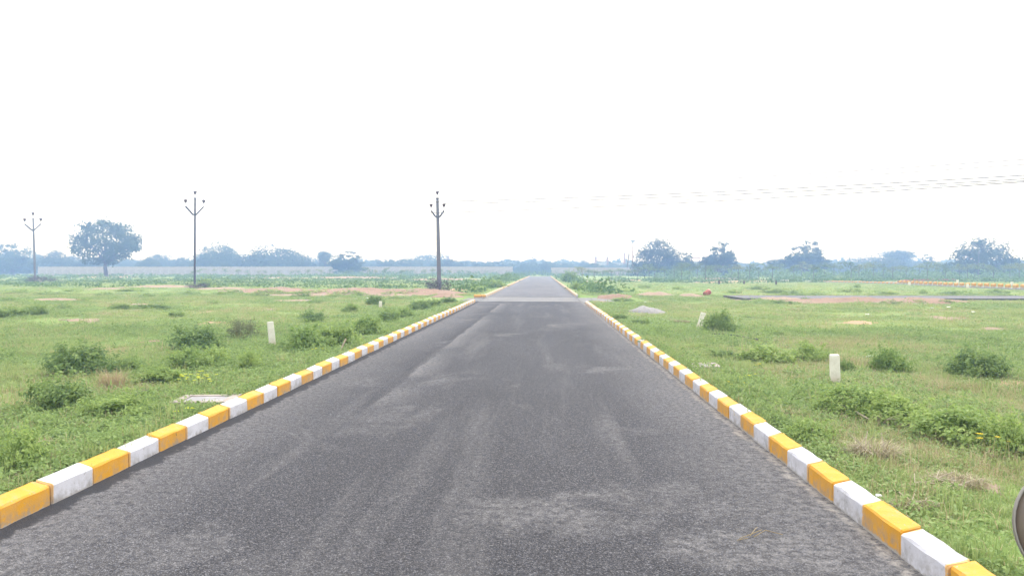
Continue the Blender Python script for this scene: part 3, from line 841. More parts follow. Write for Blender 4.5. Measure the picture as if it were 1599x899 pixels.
B('light', 545, 488, 30, 14, 'pale round shrub left of the small white post by the left kerb')
B('light', 630, 497, 40, 16, 'light weed by the kerb beyond the dark shrub near the small white post')
B('dark', 655, 484, 36, 16, 'dark low shrub close to the kerb below the right-hand electricity pole')
B('dark', 700, 474, 30, 12, 'dark low shrub where the left kerb meets the crossing')
B('dark', 678, 479, 26, 13, 'dark round shrub by the kerb a little before the crossing')
B('dark', 1127, 521, 50, 36, 'dense dark round shrub beside the leaning white post in the right field')
B('small', 1134, 492, 14, 9, 'tiny dark plant just behind the dense round shrub by the leaning white post')
B('light', 1200, 569, 90, 30, 'wide mid green shrub in front of the black hose on the right verge')
B('light', 1270, 566, 66, 32, 'mid green shrub directly left of and behind the upright white post')
B('dark', 1323, 583, 28, 30, 'dark leafy shrub tucked right behind the upright white post')
B('light', 1394, 585, 62, 44, 'upright green shrub right of the white scrap on the lawn')
B('dark', 1534, 591, 86, 46, 'broad solitary dark green shrub on the right lawn')
B('dark', 1212, 526, 34, 12, 'flat dark little shrub on the lawn beyond the black hose')
B('small', 1550, 534, 30, 11, 'sparse dark little weed far back on the right lawn')
B('small', 1568, 529, 12, 8, 'tiny weed beside the sparse dark one far back on the right lawn')
B('light', 1345, 655, 120, 46, 'bright green weed mound just below the upright white post')
B('light', 1300, 650, 60, 28, 'smaller bright weed at the left foot of the mound below the upright white post')
B('light', 1410, 665, 120, 46, 'bright green weed mound in the middle of the weedy band on the right')
B('light', 1520, 700, 140, 54, 'tall bright green weed mound beside the small yellow flowers on the right')
B('light', 1585, 715, 80, 60, 'bright green weed clump cut by the right edge above the mirror')
B('light', 1275, 690, 90, 30, 'low green weed between the right kerb and the dry grass heap')
B('dark', 1000, 506, 36, 10, 'small flat dark weed between the grey gravel heap and the kerb')
B('dark', 968, 499, 24, 9, 'small dark weed hugging the right kerb left of the gravel heap')
B('dark', 1131, 561, 50, 12, 'low dark weed beside the concrete slab on the right verge')
B('dark', 973, 471, 36, 8, 'flat dark weed in front of the soil heap near the crossing')
B('light', 890, 440, 28, 17, 'pale green bushy tree beside the far end of the road', name='shrub')
B('light', 903, 452, 30, 12, 'green bush at the right kerb of the far road')
B('light', 792, 437, 20, 10, 'rounded green bush at the left kerb near the far end of the road')
B('light', 772, 449, 40, 13, 'green weedy bush at the left kerb of the far road')
B('light', 745, 454, 36, 9, 'low green bush left of the far road near the yellow kerb corner')
B('dead', 57, 441, 50, 13, 'heap of purple-brown dead brush at the foot of the leftmost electricity pole', cat='brush heap', name='brush_heap')
B('dead', 304, 450, 44, 11, 'heap of brown dead brush at the foot of the middle electricity pole', cat='brush heap', name='brush_heap')
B('light', 318, 447, 26, 14, 'wispy green bush growing out of the brush at the middle electricity pole')
B('dead', 682, 458, 54, 28, 'dark heap of dead brush around the right-hand electricity pole', cat='brush heap', name='brush_heap')
for px, py, w, h in [(20, 458, 50, 8), (70, 461, 40, 7), (110, 456, 34, 7), (160, 462, 30, 8), (200, 455, 40, 8), (225, 464, 30, 8), (345, 461, 36, 8), (400, 462, 40, 9),
                     (430, 459, 30, 7), (470, 463, 40, 9), (520, 464, 36, 8), (560, 462, 30, 7), (620, 467, 30, 8), (250, 470, 30, 8), (130, 470, 26, 8), (290, 460, 40, 8),
                     (40, 474, 40, 9), (95, 483, 26, 9), (5, 470, 30, 8), (490, 474, 24, 8), (330, 474, 24, 7)]:
    B('small', px, py, w, h, 'small dark weed clump scattered far back in the left field before the red soil', 'weed clumps in the far left field', 'weed', 'weed')
for px, py, w, h in [(1225, 458, 70, 8), (1275, 460, 50, 8), (1330, 456, 40, 8), (1380, 459, 40, 7), (1443, 459, 14, 9), (1340, 449, 12, 8), (1185, 452, 40, 8), (1150, 458, 26, 8),
                     (1010, 450, 30, 7), (1060, 452, 24, 6), (1310, 437, 14, 8), (1500, 460, 40, 7), (1560, 458, 40, 7), (980, 456, 30, 6)]:
    B('small', px, py, w, h, 'small dark weed clump in the right field beyond the dark side road', 'weed clumps in the far right field', 'weed', 'weed')
for px, py, w, h in [(1040, 515, 26, 8), (1085, 545, 40, 9), (1150, 545, 36, 8), (1245, 520, 24, 7), (1170, 497, 22, 6), (1130, 602, 40, 12), (1180, 618, 46, 14), (1225, 640, 50, 15), (1010, 535, 30, 8)]:
    B('small', px, py, w, h, 'small weed clump on the grassy strip between the right kerb and the lawn', 'weed clumps by the right kerb', 'weed', 'weed')

def tuft(name, meshes, px, py, wpx, hpx, label, cat, base=.12):
    p = G(px, py); root = tag(empty(name, (p.x, p.y, ghf(p.x, p.y))), label, cat)
    return root, p, wpx / F * p.y, hpx / F * p.y
r_, p_, w_, h_ = tuft('dry_grass_tuft', None, 172, 610, 46, 28, 'upright yellowish dry grass tuft between the dark shrubs on the left', 'dry grass')
link('blades', blade_mesh('blades', 260, w_ * .42, h_ * 1.35, .008, M['straw'], 71, .5, .2), r_)
link('green_blades', blade_mesh('green_blades', 120, w_ * .45, h_ * .8, .007, M['grass'], 72, .7), r_)
for px, py, w, h, lb, sd_ in [(1358, 716, 70, 36, 'larger heap of brown dry grass beside the right kerb', 81), (1462, 758, 90, 18, 'flat strip of brown dry grass lying on the right verge below the larger heap', 82),
                             (1440, 790, 60, 12, 'small thin scrap of dry grass near the white kerb stone on the right', 83), (240, 616, 30, 12, 'small dark brown withered plant left of the concrete slab', 84),
                             (1052, 503, 30, 7, 'small grey heap of withered grass left of the leaning white post', 85)]:
    r_, p_, w_, h_ = tuft('dry_grass_heap', None, px, py, w, h, lb, 'dry grass')
    me = blade_mesh('straw', 700, w_ * .5, h_ * .75, .006, M['hay'] if sd_ != 84 else M['brush'], sd_, 1.6, .7)
    o = link('straw', me, r_); o.scale = (1, .75, 1)
    mb = MB(); rg = random.Random(sd_)
    for k in range(14):
        a = rg.uniform(0, 6.28); x, y = rg.uniform(-.4, .4) * w_, rg.uniform(-.3, .3) * w_; l = w_ * .3
        mb.tube([(x, y, .01 + rg.random() * h_ * .5), (x + math.cos(a) * l, y + math.sin(a) * l, .02 + rg.random() * h_)], .003, 4)
    tag(mb.obj('twig', M['twig'], r_), kind='stuff')
def dry_twigs(px, py, w, label):
    p = G(px, py); W = w / F * p.y; rg = random.Random(px); mb = MB()
    for k in range(11):
        a = rg.uniform(0, 6.28); l = W * rg.uniform(.3, .7)
        mb.tube([(0, 0, .0), (math.cos(a) * l * .5, math.sin(a) * l * .4, W * .3), (math.cos(a) * l, math.sin(a) * l, W * rg.uniform(.2, .55))], [.006, .004, .002], 4)
    o = tag(mb.obj('dry_branch', M['twig']), label, 'dry branch'); o.location = (p.x, p.y, ghf(p.x, p.y)); return o
dry_twigs(1372, 668, 50, 'grey dry branching twigs in front of the bright weed mound on the right')
dry_twigs(480, 546, 40, 'grey dry twigs poking out of the bright shrub near the tall white post')

def flowers(px, py, wpx, hpx, n, mat, label, fs=.035):
    p = G(px, py); W = wpx / F * p.y; Hh = hpx / F * p.y; z = ghf(p.x, p.y)
    root = tag(empty('flowering_weed', (p.x, p.y, z)), label, 'flowering plant')
    rg = np.random.default_rng(int(px))
    me = rosette_mesh('foliage', 160, W * .5, Hh * .75, .035, M['leaf_light'], int(px)); link('foliage', me, root)
    st = MB(); C = []
    for k in range(n):
        a = rg.uniform(0, 6.28); r = W * .5 * math.sqrt(rg.random()); h = Hh * rg.uniform(.6, 1.1)
        c_ = (r * math.cos(a), r * math.sin(a) * .7, h); C.append(c_)
        st.tube([(c_[0] * .6, c_[1] * .6, 0), c_], .002, 3)
    tag(st.obj('stem', M['stem'], root), kind='stuff')
    fl = MB()
    for c_ in C:
        for j in range(5):
            a = j * 1.2566 + c_[0] * 9; d = fs * .5
            fl.add([c_, (c_[0] + math.cos(a - .4) * d, c_[1] + math.sin(a - .4) * d, c_[2] + .008), (c_[0] + math.cos(a) * d * 1.4, c_[1] + math.sin(a) * d * 1.4, c_[2] + .004), (c_[0] + math.cos(a + .4) * d, c_[1] + math.sin(a + .4) * d, c_[2] + .008)], [(0, 1, 2, 3)])
    tag(fl.obj('petals', M[mat], root), kind='stuff')
flowers(308, 608, 70, 26, 26, 'flower2', 'weed with lime yellow flowers just behind the concrete slab on the left')
flowers(285, 650, 50, 12, 8, 'flower2', 'low plant with a few lime yellow blossoms before the left concrete slab')
flowers(1560, 712, 90, 34, 7, 'flower', 'weed with small yellow flowers by the tall bright weed mound at the right edge', .03)
flowers(1387, 712, 12, 10, 2, 'flower', 'single yellow blossom at the foot of the larger dry grass heap', .05)
flowers(1185, 575, 14, 8, 2, 'flower', 'single orange-yellow blossom below the wide shrub on the right verge', .05)
flowers(1165, 595, 60, 10, 6, 'flower2', 'sparse little yellow flowers beside the right kerb below the slab', .03)
flowers(500, 553, 26, 9, 8, 'flower2', 'pale yellow flowers at the foot of the bright shrubs by the left kerb', .04)
flowers(1150, 605, 30, 8, 3, 'flower', 'couple of orange-yellow flowers close to the right kerb', .03)

for px, py, w, h in [(360, 459, 40, 8), (420, 457, 50, 7), (480, 459, 60, 8), (540, 460, 50, 8), (590, 458, 40, 7), (640, 461, 50, 9), (510, 456, 30, 6), (610, 463, 40, 9)]:
    B('small', px, py, w, h, 'green weed clump growing on the strip of red soil left of the road', 'weed clumps on the red soil', 'weed', 'weed')

for px, py, w, h in [(1185, 471, 30, 7), (1225, 474, 36, 7), (1262, 471, 18, 8), (1305, 474, 30, 7), (1350, 472, 24, 7), (1395, 475, 34, 7), (1440, 473, 22, 7), (1480, 473, 26, 6)]:
    B('small', px, py, w, h, 'small dark weed clump rooted in the brown soil bank along the dark side road', 'weed clumps on the right soil bank', 'weed', 'weed')

# ------------------------------------------------------------------ WHITE MARKER POSTS
m, nt, bs, _ = newmat('whitewashed_stone'); q = NT(nt); o_ = q.obj(); xs = q.n('ShaderNodeSeparateXYZ'); q.l(o_, xs.inputs[0])
k = q.ramp(q.noise(o_, 9, 5, .65), [(.3, (.60, .57, .48)), (.65, (.76, .74, .66))])
k = q.mix(q.ramp(q.math('ADD', xs.outputs[2], q.math('MULTIPLY', q.noise(o_, 14, 4), .12)), [(.06, .75), (.2, 0.0)]), k, (.50, .38, .26))
q.l(k, bs.inputs['Base Color']); bs.inputs['Roughness'].default_value = .9; q.bump(q.noise(o_, 30, 4), .4, .01, bs)
M['marker'] = m
def marker(px, py, ptop, wpx, lean, label, group=None, rz=.3, mat='marker', name='marker_post', cat='post', zs=1.0):
    p = G(px, py); h = (py - ptop) / F * p.y; w = wpx / F * p.y; bv = w * .08
    vs = []; fs = []; prof = [(1.0, -.15), (1.0, h * .3), (.97, h * .7), (.95, h - bv * 1.2), (.86, h)]
    rg = random.Random(px)
    for s_, z in prof:
        for x, y in ((-1, -.85), (-.85, -1), (.85, -1), (1, -.85), (1, .85), (.85, 1), (-.85, 1), (-1, .85)):
            vs.append((x * w / 2 * s_ + rg.uniform(-1, 1) * w * .012, y * w / 2 * s_ + rg.uniform(-1, 1) * w * .012, z))
    for i in range(len(prof) - 1):
        for j in range(8): fs.append((i * 8 + j, i * 8 + (j + 1) % 8, (i + 1) * 8 + (j + 1) % 8, (i + 1) * 8 + j))
    fs.append(tuple((len(prof) - 1) * 8 + j for j in range(8)))
    b = MB(); b.v = vs; b.f = fs; b.m = [0] * len(fs)
    o = tag(b.obj(name, M[mat]), label, cat, group)
    o.location = (p.x, p.y, ghf(p.x, p.y)); o.rotation_euler = (0, lean, rz)
    o.rotation_euler = (Matrix.Rotation(lean, 3, 'Y') @ Matrix.Rotation(rz, 3, 'Z')).to_euler()
marker(426, 541, 501, 9.5, -.10, 'tall whitewashed marker post leaning slightly left, among the bright shrubs', rz=.5)
marker(594, 481, 470, 5, .03, 'small white marker post half hidden by shrubs near the left kerb', rz=.2)
marker(1091, 512, 487, 7.5, .30, 'white marker post leaning strongly to the right beside a round dark shrub', rz=-.3)
marker(1304, 601, 554, 14, -.03, 'upright cream white marker post standing above the weed mound on the right verge', rz=-.25)
for px, py, t in [(1193, 440, 435), (1420, 446, 440), (1495, 446, 436.5), (1511, 450, 443), (1580, 446, 440)]:
    marker(px, py, t, 3, 0, 'tiny white plot marker post far off in the right field near the striped kerb', 'far white plot posts', rz=.2)
for px, py, t in [(1123, 444, 438), (1162, 444, 438.5), (1212, 445, 438)]:
    marker(px, py, t, 2.2, 0, 'thin dark stake standing before the sandy strip in the right field', 'dark stakes by the sandy strip', mat='bark', name='stake', cat='stake')

# ------------------------------------------------------------------ SLABS, GRAVEL HEAP, DRUM, HOSE, LITTER
def slab(px, py, wx, wy, rz, label):
    p = G(px, py); root = tag(empty('concrete_slab', (p.x, p.y, ghf(p.x, p.y) - .03), rz), label, 'slab')
    b = MB(); t = .09; z = .0
    for s in (-1, 1):
        b.box((s * (wx / 2 - t / 2), 0, z), (t, wy, .16)); b.box((0, s * (wy / 2 - t / 2), z), (wx - 2 * t - .004, t, .154))
    fr = b.obj('frame', simple('slab_frame', (.33, .29, .26), .95, .2, 9, .1, 0, .3), root)
    b = MB(); b.box((0, 0, .045), (wx - 2 * t - .02, wy - 2 * t - .02, .05)); b.obj('cover', simple('slab_cover', (.31, .30, .31), .9, .2, 7, .1, 0, .3), root)
    return root
slab(323, 628, .62, .50, .12, 'square concrete chamber slab with a grey cover behind the left kerb')
slab(1101, 574, .40, .50, -.05, 'low concrete chamber slab lying in the grass beside the right kerb')
# gravel heap
p = G(1011, 489)
o = patch('gravel_heap', p.x, p.y + .35, .72, .5, .15, M['gravel'], 5, 0, 12, 60, .35, None)
tag(o, 'small heap of grey gravel in the grass right of the kerb near the crossing', 'gravel heap')
# red drum
p = G(1104, 461.5); root = tag(empty('plastic_drum', (p.x, p.y, ghf(p.x, p.y)), .5), 'faded red plastic drum lying tilted in the grass of the right field', 'drum'); root.scale = (.85, .85, .85)
rot = Matrix.Rotation(R(62), 3, 'Y')
b = MB(); b.lathe([(.15, -.24), (.19, -.22), (.2, -.1), (.205, -.09), (.2, -.08), (.2, .08), (.205, .09), (.2, .1), (.19, .22)], 18, (0, 0, .2), rot); b.obj('drum_body', M['red_plastic'], root, True)
b = MB(); b.lathe([(.2, .0), (.2, .03), (.15, .035), (.14, .01)], 18, Vector((0, 0, .2)) + rot @ Vector((0, 0, .225)), rot); b.obj('rim', M['pale_plastic'], root, True)
# black hose
pp = [G(x, y) for x, y in ((1112, 525.5), (1125, 526), (1140, 527), (1155, 529), (1170, 532), (1184, 534.5))]
b = MB(); b.tube([(v.x, v.y, ghf(v.x, v.y) + .06) for v in pp], .015, 6)
tag(b.obj('hose', M['black_plastic']), 'black hose lying across the grass near the leaning white post', 'hose')
# grey stick by the left kerb
p = G(529, 550); q2 = G(540, 549)
b = MB(); b.tube([(0, 0, -.03), (q2.x - p.x, .05, .24)], .016, 6); o = tag(b.obj('stick', M['twig']), 'grey wooden stick poking up beside the left kerb', 'stick'); o.location = (p.x, p.y, ghf(p.x, p.y))
# straw stems on the road
p = P(1183, 838)
b = MB()
for pts_ in ([(-.12, -.06, .012), (-.02, .01, .02), (.05, .09, .012)], [(-.03, -.03, .012), (.05, .02, .035), (.15, .02, .010)], [(-.05, -.02, .012), (.0, .05, .03), (.035, .13, .012)], [(-.14, -.08, .010), (-.07, -.05, .012)]):
    b.tube(pts_, .0025, 5)
o = tag(b.obj('straw_stem', M['straw']), 'few dry straw stems lying on the asphalt near the right kerb', 'straw'); o.location = (p.x, p.y, 0)
# white scrap and other litter
def scrap(px, py, wpx, label, group=None, mat='white_bit', name='litter', cat='litter'):
    p = G(px, py); w = wpx / F * p.y; rg = random.Random(px); vs = []
    for i in range(4):
        for j in range(5):
            vs.append(((j / 4 - .5) * w + rg.uniform(-.08, .08) * w, (i / 3 - .5) * w * .7 + rg.uniform(-.06, .06) * w, rg.uniform(0, .32) * w))
    fs = [(i * 5 + j, i * 5 + j + 1, (i + 1) * 5 + j + 1, (i + 1) * 5 + j) for i in range(3) for j in range(4)]
    b = MB(); b.v = vs; b.f = fs; b.m = [0] * 12
    o = tag(b.obj(name, M[mat]), label, cat, group); o.location = (p.x, p.y, ghf(p.x, p.y) + .035)
    md = o.modifiers.new('thick', 'SOLIDIFY'); md.thickness = .01
scrap(1358, 561, 11, 'crumpled white scrap on the right lawn beside the upright green shrub')
scrap(1372, 782, 7, 'small white scrap in the grass behind the right kerb near the mirror')
scrap(1007, 472.5, 3, 'tiny white scrap in the grass above the gravel heap')
scrap(556, 467.5, 4, 'tiny white scrap far back in the left field before the red soil')
scrap(573, 467, 4, 'tiny white scrap between the small white post and the red soil')
for px, py in [(1455, 481), (1481, 481), (1520, 489), (1354, 493), (1540, 561)]:
    scrap(px, py, 4.5, 'tiny pale scrap of litter scattered on the far right lawn', 'litter specks on the right lawn')
# plinth walls of red brick
def plinth(pxa, pya, pxb, pyb, label):
    A, Bp = G(pxa, pya), G(pxb, pyb); d = Bp - A; L = d.xy.length; rz = math.atan2(d.y, d.x)
    root = tag(empty('brick_plinth', (A.x, A.y, ghf(A.x, A.y) - .05), rz), label, 'low wall')
    n = int(L / 1.6); me = None
    for i in range(n):
        if me is None:
            b = MB()
            for r in range(4):
                for c_ in range(7):
                    off = .115 if r % 2 else 0
                    b.box((.115 + c_ * .23 + off * .5, 0, .05 + r * .10), (.218, .22, .088))
            me = b.mesh('brick_course', [M['brick_red']])
        o = link('brick_course', me, root); o.location = (i * L / n, 0, 0); tag(o, kind='stuff')
plinth(1403, 443, 1427, 440, 'low red brick plinth wall by the striped kerb, running to the small white post')
plinth(1426, 439.6, 1496, 439.3, 'low red brick plinth wall behind the striped kerb in the right field')

# ------------------------------------------------------------------ ELECTRICITY POLES AND WIRES
def pole(px, py, ptop, label, rz, lean, kind='flat', dist=None, fork=None, tip=None, arm=.66, s=1.0):
    p = G(px, py) if dist is None else PD(px, dist)
    p.z = ghf(p.x, p.y); Hp = ZH(ptop, p.y) - p.z
    root = tag(empty('electricity_pole', p, rz), label, 'electricity pole', 'electricity poles beside the road')
    root.rotation_euler = (0, lean, 0)
    e = Euler((0, lean, rz)); root.rotation_euler = e
    b = MB()
    if kind == 'flat':
        vs = []
        for z, w, d in ((-.4, .30, .16), (Hp * .5, .25, .14), (Hp - .55 * s, .19, .125)):
            for x, y in ((-.5, -.42), (-.42, -.5), (.42, -.5), (.5, -.42), (.5, .42), (.42, .5), (-.42, .5), (-.5, .42)): vs.append((x * w, y * d, z))
        fs = [(i * 8 + j, i * 8 + (j + 1) % 8, (i + 1) * 8 + (j + 1) % 8, (i + 1) * 8 + j) for i in range(2) for j in range(8)] + [tuple(16 + j for j in range(8))]
        b.add(vs, fs)
    else:
        b.tube([(0, 0, -.4), (0, 0, Hp * .5), (0, 0, Hp - .5 * s)], [.10, .095, .085], 10)
    b.obj('pole', M['concrete'] if kind == 'flat' else M['angle_iron'], root)
    zc = ZH(fork, p.y) - p.z if fork else Hp - 2.05
    up = (fork - tip) / F * p.y if fork else .5
    b = MB(); b.box((0, 0, Hp - .53 * s), (.28, .2, .06)); b.obj('pole_cap', M['angle_iron'], root)
    b = MB()
    for sd in (-1, 1):
        b.tube([(sd * .08, -.11, zc), (sd * .16, -.11, zc + .02), (sd * arm, -.11, zc + up)], .055 * s + .012, 4)
    b.obj('cross_arm', M['angle_iron'], root)
    tips = [(-arm, -.11, zc + up + .02), (arm, -.11, zc + up + .02), (0, 0, Hp - .5 * s)]
    for t in tips:
        b = MB(); b.lathe([(.018 * s, 0), (.018 * s, .16 * s), (.045 * s, .17 * s), (.055 * s, .22 * s), (.03 * s, .24 * s)], 10, t); pin = b.obj('insulator', M['porcelain'], root, True)
        b = MB(); b.lathe([(.05 * s, .24 * s), (.075 * s, .28 * s), (.12 * s, .40 * s), (.145 * s, .455 * s), (.08 * s, .46 * s), (.045 * s, .50 * s)], 12, t); b.obj('insulator_shed', M['brown_glaze'], pin, True)
    return root, [root.matrix_basis @ Vector((t[0], t[1], t[2] + .47 * s)) for t in tips]
pole(55, 439, 329, 'leftmost concrete electricity pole, smallest, with a brush heap at its foot', .1, -.018, fork=358, tip=348, arm=1.15, s=1.7)
pole(304, 446, 296, 'thin dark electricity pole between the lone round tree and the road, leaning a little', .1, .014, 'round', fork=334, tip=321, arm=.86, s=1.35)
pc_, tipc = pole(686, 456, 298, 'thick concrete electricity pole nearest the road with three insulators on top', .12, -.018, fork=338.5, tip=329, arm=.44, s=.95)
# its unseen neighbour to the right that carries the visible wires
pe_, tipe = pole(1850, 500, 150, 'concrete electricity pole past the right edge that ends the visible wires', -.3, 0.0, 'flat', 30)
mid = pc_.location
root = tag(empty('power_lines', tuple(tipc[1])), 'sagging bundle of thin electric wires crossing the sky to the right', 'power line')
A3 = [tipc[2], tipc[0] + Vector((0, 0, .16)), tipc[1], tipc[1] + Vector((0, 0, -.33)), tipc[0] + Vector((0, 0, -.62)), tipc[2] + Vector((0, .1, -.34))]
d_ = [(257, 1599), (281, 1599), (286.5, 1599), (289, 1599), (291, 1599), (264.5, 1599)]
for a, (py, px), wr in zip(A3, d_, (.022, .027, .026, .021, .025, .021)):
    # every span leaves the pole at its own height and passes the frame edge at its own height
    e1 = PD(px, 35.0); e1.z = ZH(py, 35.0)
    e2 = e1 + (e1 - a) * .28; e2.z = e1.z + (e1.z - a.z) * .28 + .35
    pts_ = []
    for i in range(25):
        t = i / 24; v = a.lerp(e2, t); v.z -= 4 * .28 * t * (1 - t); pts_.append(v - tipc[1])
    b = MB(); b.tube(pts_, wr, 5); b.obj('wire', M['wire'], root)

# ------------------------------------------------------------------ TREES
TR = {}
TR['round'] = tree_mesh('crown', M['tree_leaf'], 201, 1.28, .8, .17, 120, 6400, .043, 0, .45, 1, .036, .05)
TR['dense'] = tree_mesh('crown', M['tree_leaf'], 202, 1.45, .9, .03, 120, 5000, .055, 1, .3, 1, .04, .075, 'dome')
TR['dense2'] = tree_mesh('crown', M['tree_leaf'], 223, 1.2, .9, .03, 240, 7600, .05, 1, .35, 1, .04, .034, 'lobes')
TR['oval'] = tree_mesh('crown', M['tree_leaf'], 214, 1.1, .9, .02, 240, 7600, .05, 1, .2, 1, .035, .032, 'lobes')
TR['wide'] = tree_mesh('crown', M['tree_leaf'], 205, 2.2, .9, .05, 130, 5200, .07, 1, .3, 1, .04, .07, 'dome')
TR['loose'] = tree_mesh('crown', M['tree_leaf'], 206, 1.3, .8, .3, 46, 2600, .06, 0, .5, 1, .03, .06, 'flat')
def tree(kind, px, Y, wpx, ptop, label, group=None, name='tree', z=0):
    p = PD(px, Y); z0 = ghf(p.x, p.y); h = ZH(ptop, Y) - z0; w = wpx / F * Y
    root = tag(empty(name, (p.x, p.y, z0), random.uniform(0, 6.28)), label, 'tree', group)
    root.scale = (w, w, h)
    link('crown', TR[kind][0], root); link('trunk', TR[kind][1], root)
tree('round', 165, 178, 96, 342, 'lone round-crowned tree with a bare trunk left of the thin dark pole')
tree('dense', 1026, 190, 76, 374, 'largest dense tree right of the floodlight mast, at the end of the wall')
tree('dense2', 1068, 188, 34, 395, 'smaller tree leaning on the right side of the largest dense tree')
tree('oval', 1122, 185, 52, 380, 'oval tree standing alone right of the pair by the wall')
tree('oval', 1257, 200, 62, 379, 'dark rounded tree above the sandy strip, fourth from the right edge')
tree('loose', 1213, 215, 32, 404, 'low spreading tree at the left foot of the dark rounded tree')
tree('dense2', 1288, 205, 22, 406, 'small bushy tree at the right foot of the dark rounded tree')
tree('dense', 1532, 175, 96, 374, 'broad dark tree with a dome crown nearest the right edge')
tree('oval', 1450, 260, 24, 398, 'small round-topped tree just left of the broad dark dome tree')
tree('loose', 1398, 280, 54, 391, 'tree with a flat spreading top rising from the far right tree line')
tree('wide', 1365, 290, 120, 400, 'wide hazy tree under the flat-topped one in the far right tree line')
tree('oval', 540, 215, 54, 393, 'darker rounded tree standing before the long wall, left of the road')
tree('loose', 508, 250, 24, 391, 'slender sparse tree rising beside the darker rounded tree before the wall')
tree('wide', 342, 242, 80, 379, 'high domed tree in the far tree line just right of the thin dark pole')
tree('wide', 430, 246, 112, 384, 'broad low dome tree in the far tree line right of the high domed one')
tree('dense2', 20, 240, 56, 381, 'tall ragged tree at the very left end of the far tree line')
tree('dense', 85, 250, 60, 391, 'tree line crown between the leftmost pole and the lone round tree')
tree('wide', 672, 340, 80, 395, 'low dome tree in the far tree line right behind the thick concrete pole')
tree('oval', 834, 350, 14, 401, 'single thin tree rising over the end of the road')
tree('dense', 911, 320, 26, 406, 'small dome tree right of the road end, left of the flat-roofed building')
rt = random.Random(5)
LN = ['far hazy tree cut off by the left edge of the picture', 'far hazy tree right behind the leftmost electricity pole', 'far hazy tree showing left of the lone round tree, beside its crown',
      'far hazy tree half hidden behind the lone round tree', 'far hazy tree just right of the crown of the lone round tree', 'small peaked hazy tree midway between the lone round tree and the thin dark pole',
      'low far hazy tree second to the right of the lone round tree', 'far hazy tree just left of the thin dark pole', 'far hazy tree touching the thin dark pole on its right side',
      'far hazy tree between the high domed and the broad low dome trees', 'far hazy tree merging into the left side of the broad low dome tree', 'far hazy tree merging into the right side of the broad low dome tree',
      'low hazy tree left of the slender sparse tree before the wall', 'hazy tree between the slender sparse tree and the darker rounded tree', 'hazy tree at the right flank of the darker rounded tree before the wall',
      'first low hazy tree to the right past the darker rounded tree', 'second low hazy tree to the right past the darker rounded tree', 'low hazy tree at the left flank of the low dome behind the thick pole',
      'low hazy tree right of the thick concrete pole, below the small chimney', 'low hazy tree second to the right of the thick concrete pole', 'low hazy tree third to the right of the thick concrete pole', 'low hazy tree nearest the road end on its left side']
for (px, w, t), lb in zip([(-10, 70, 389), (50, 50, 390), (110, 60, 396), (140, 50, 399), (205, 50, 399), (250, 44, 391), (232, 40, 399), (285, 46, 398), (318, 40, 392), (378, 46, 395), (405, 46, 391),
                 (465, 50, 392), (490, 40, 398), (520, 44, 401), (560, 44, 400), (590, 50, 402), (615, 60, 402), (640, 50, 401), (700, 60, 402), (730, 60, 404), (755, 50, 406), (785, 50, 406)], LN):
    tree(rt.choice(['wide', 'dense', 'dense2', 'wide']), px, rt.uniform(240, 330), w * 1.1, t + 3, lb, 'far tree line on the left')
RN = ['low hazy tree under the single thin tree at the road end', 'low hazy tree straight behind the end of the road', 'low hazy tree by the thin pale mast at the road end', 'low hazy tree left of the small dome tree near the road end',
      'low hazy tree behind the left brick chimney by the boxy building', 'low hazy tree between the two flat-roofed buildings', 'low hazy tree behind the slim pinkish chimney', 'low hazy tree behind the floodlight mast and the largest dense tree',
      'low hazy tree behind the long low building, left of the oval tree', 'low hazy tree just right of the lone oval tree', 'low hazy tree second to the right of the lone oval tree', 'low hazy tree behind the low spreading tree',
      'hazy tree half hidden by the dark rounded tree', 'low hazy tree just right of the dark rounded tree and its small neighbour', 'hazy tree at the left slope of the wide tree under the flat top', 'hazy tree below and left of the flat spreading top',
      'hazy tree just right of the flat spreading top', 'low hazy tree right of the small round-topped tree', 'low hazy tree at the left foot of the broad dark dome tree', 'hazy tree just right of the broad dark dome tree', 'far hazy tree cut off by the right edge of the picture']
for (px, w, t), lb in zip([(828, 40, 408), (850, 36, 408), (870, 40, 407), (888, 30, 409), (925, 40, 410), (955, 40, 410), (975, 40, 411), (1000, 50, 409), (1095, 50, 410), (1150, 60, 409), (1175, 60, 411),
                 (1200, 50, 411), (1235, 50, 407), (1305, 40, 411), (1330, 50, 405), (1385, 60, 402), (1425, 50, 405), (1470, 60, 409), (1490, 60, 410), (1576, 60, 408), (1606, 60, 406)], RN):
    tree(rt.choice(['wide', 'dense', 'wide']), px, rt.uniform(245, 330), w * 1.15, t + 1, lb, 'far tree line on the right')

# far wood: one continuous mass behind the countable trees
rg = np.random.default_rng(77); Cs = []; Ts = []
for k in range(300):
    X = rg.uniform(-340, 420); Y = rg.uniform(380, 470); h = rg.uniform(4.0, 7.4) * Y / 380; w = rg.uniform(8, 16)
    n = 90; d = rg.normal(size=(n, 3)); d /= np.linalg.norm(d, axis=1, keepdims=True); d[:, 2] = np.abs(d[:, 2])
    Cs.append(np.array([X, Y, 0]) + d * np.array([w, w, h]) * rg.uniform(.8, 1, (n, 1))); Ts.append(np.full(n, rg.random()))
C = np.concatenate(Cs); T = np.clip(np.concatenate(Ts) * .7 + rg.random(len(C)) * .3, 0, 1)
tag(link('far_wood', leaf_mesh('far_wood', C, rg.normal(size=C.shape) + np.array([0, -.5, .5]), 3.0 * rg.uniform(.6, 1.3, len(C)), .8, T, M['tree_leaf'])), kind='stuff')

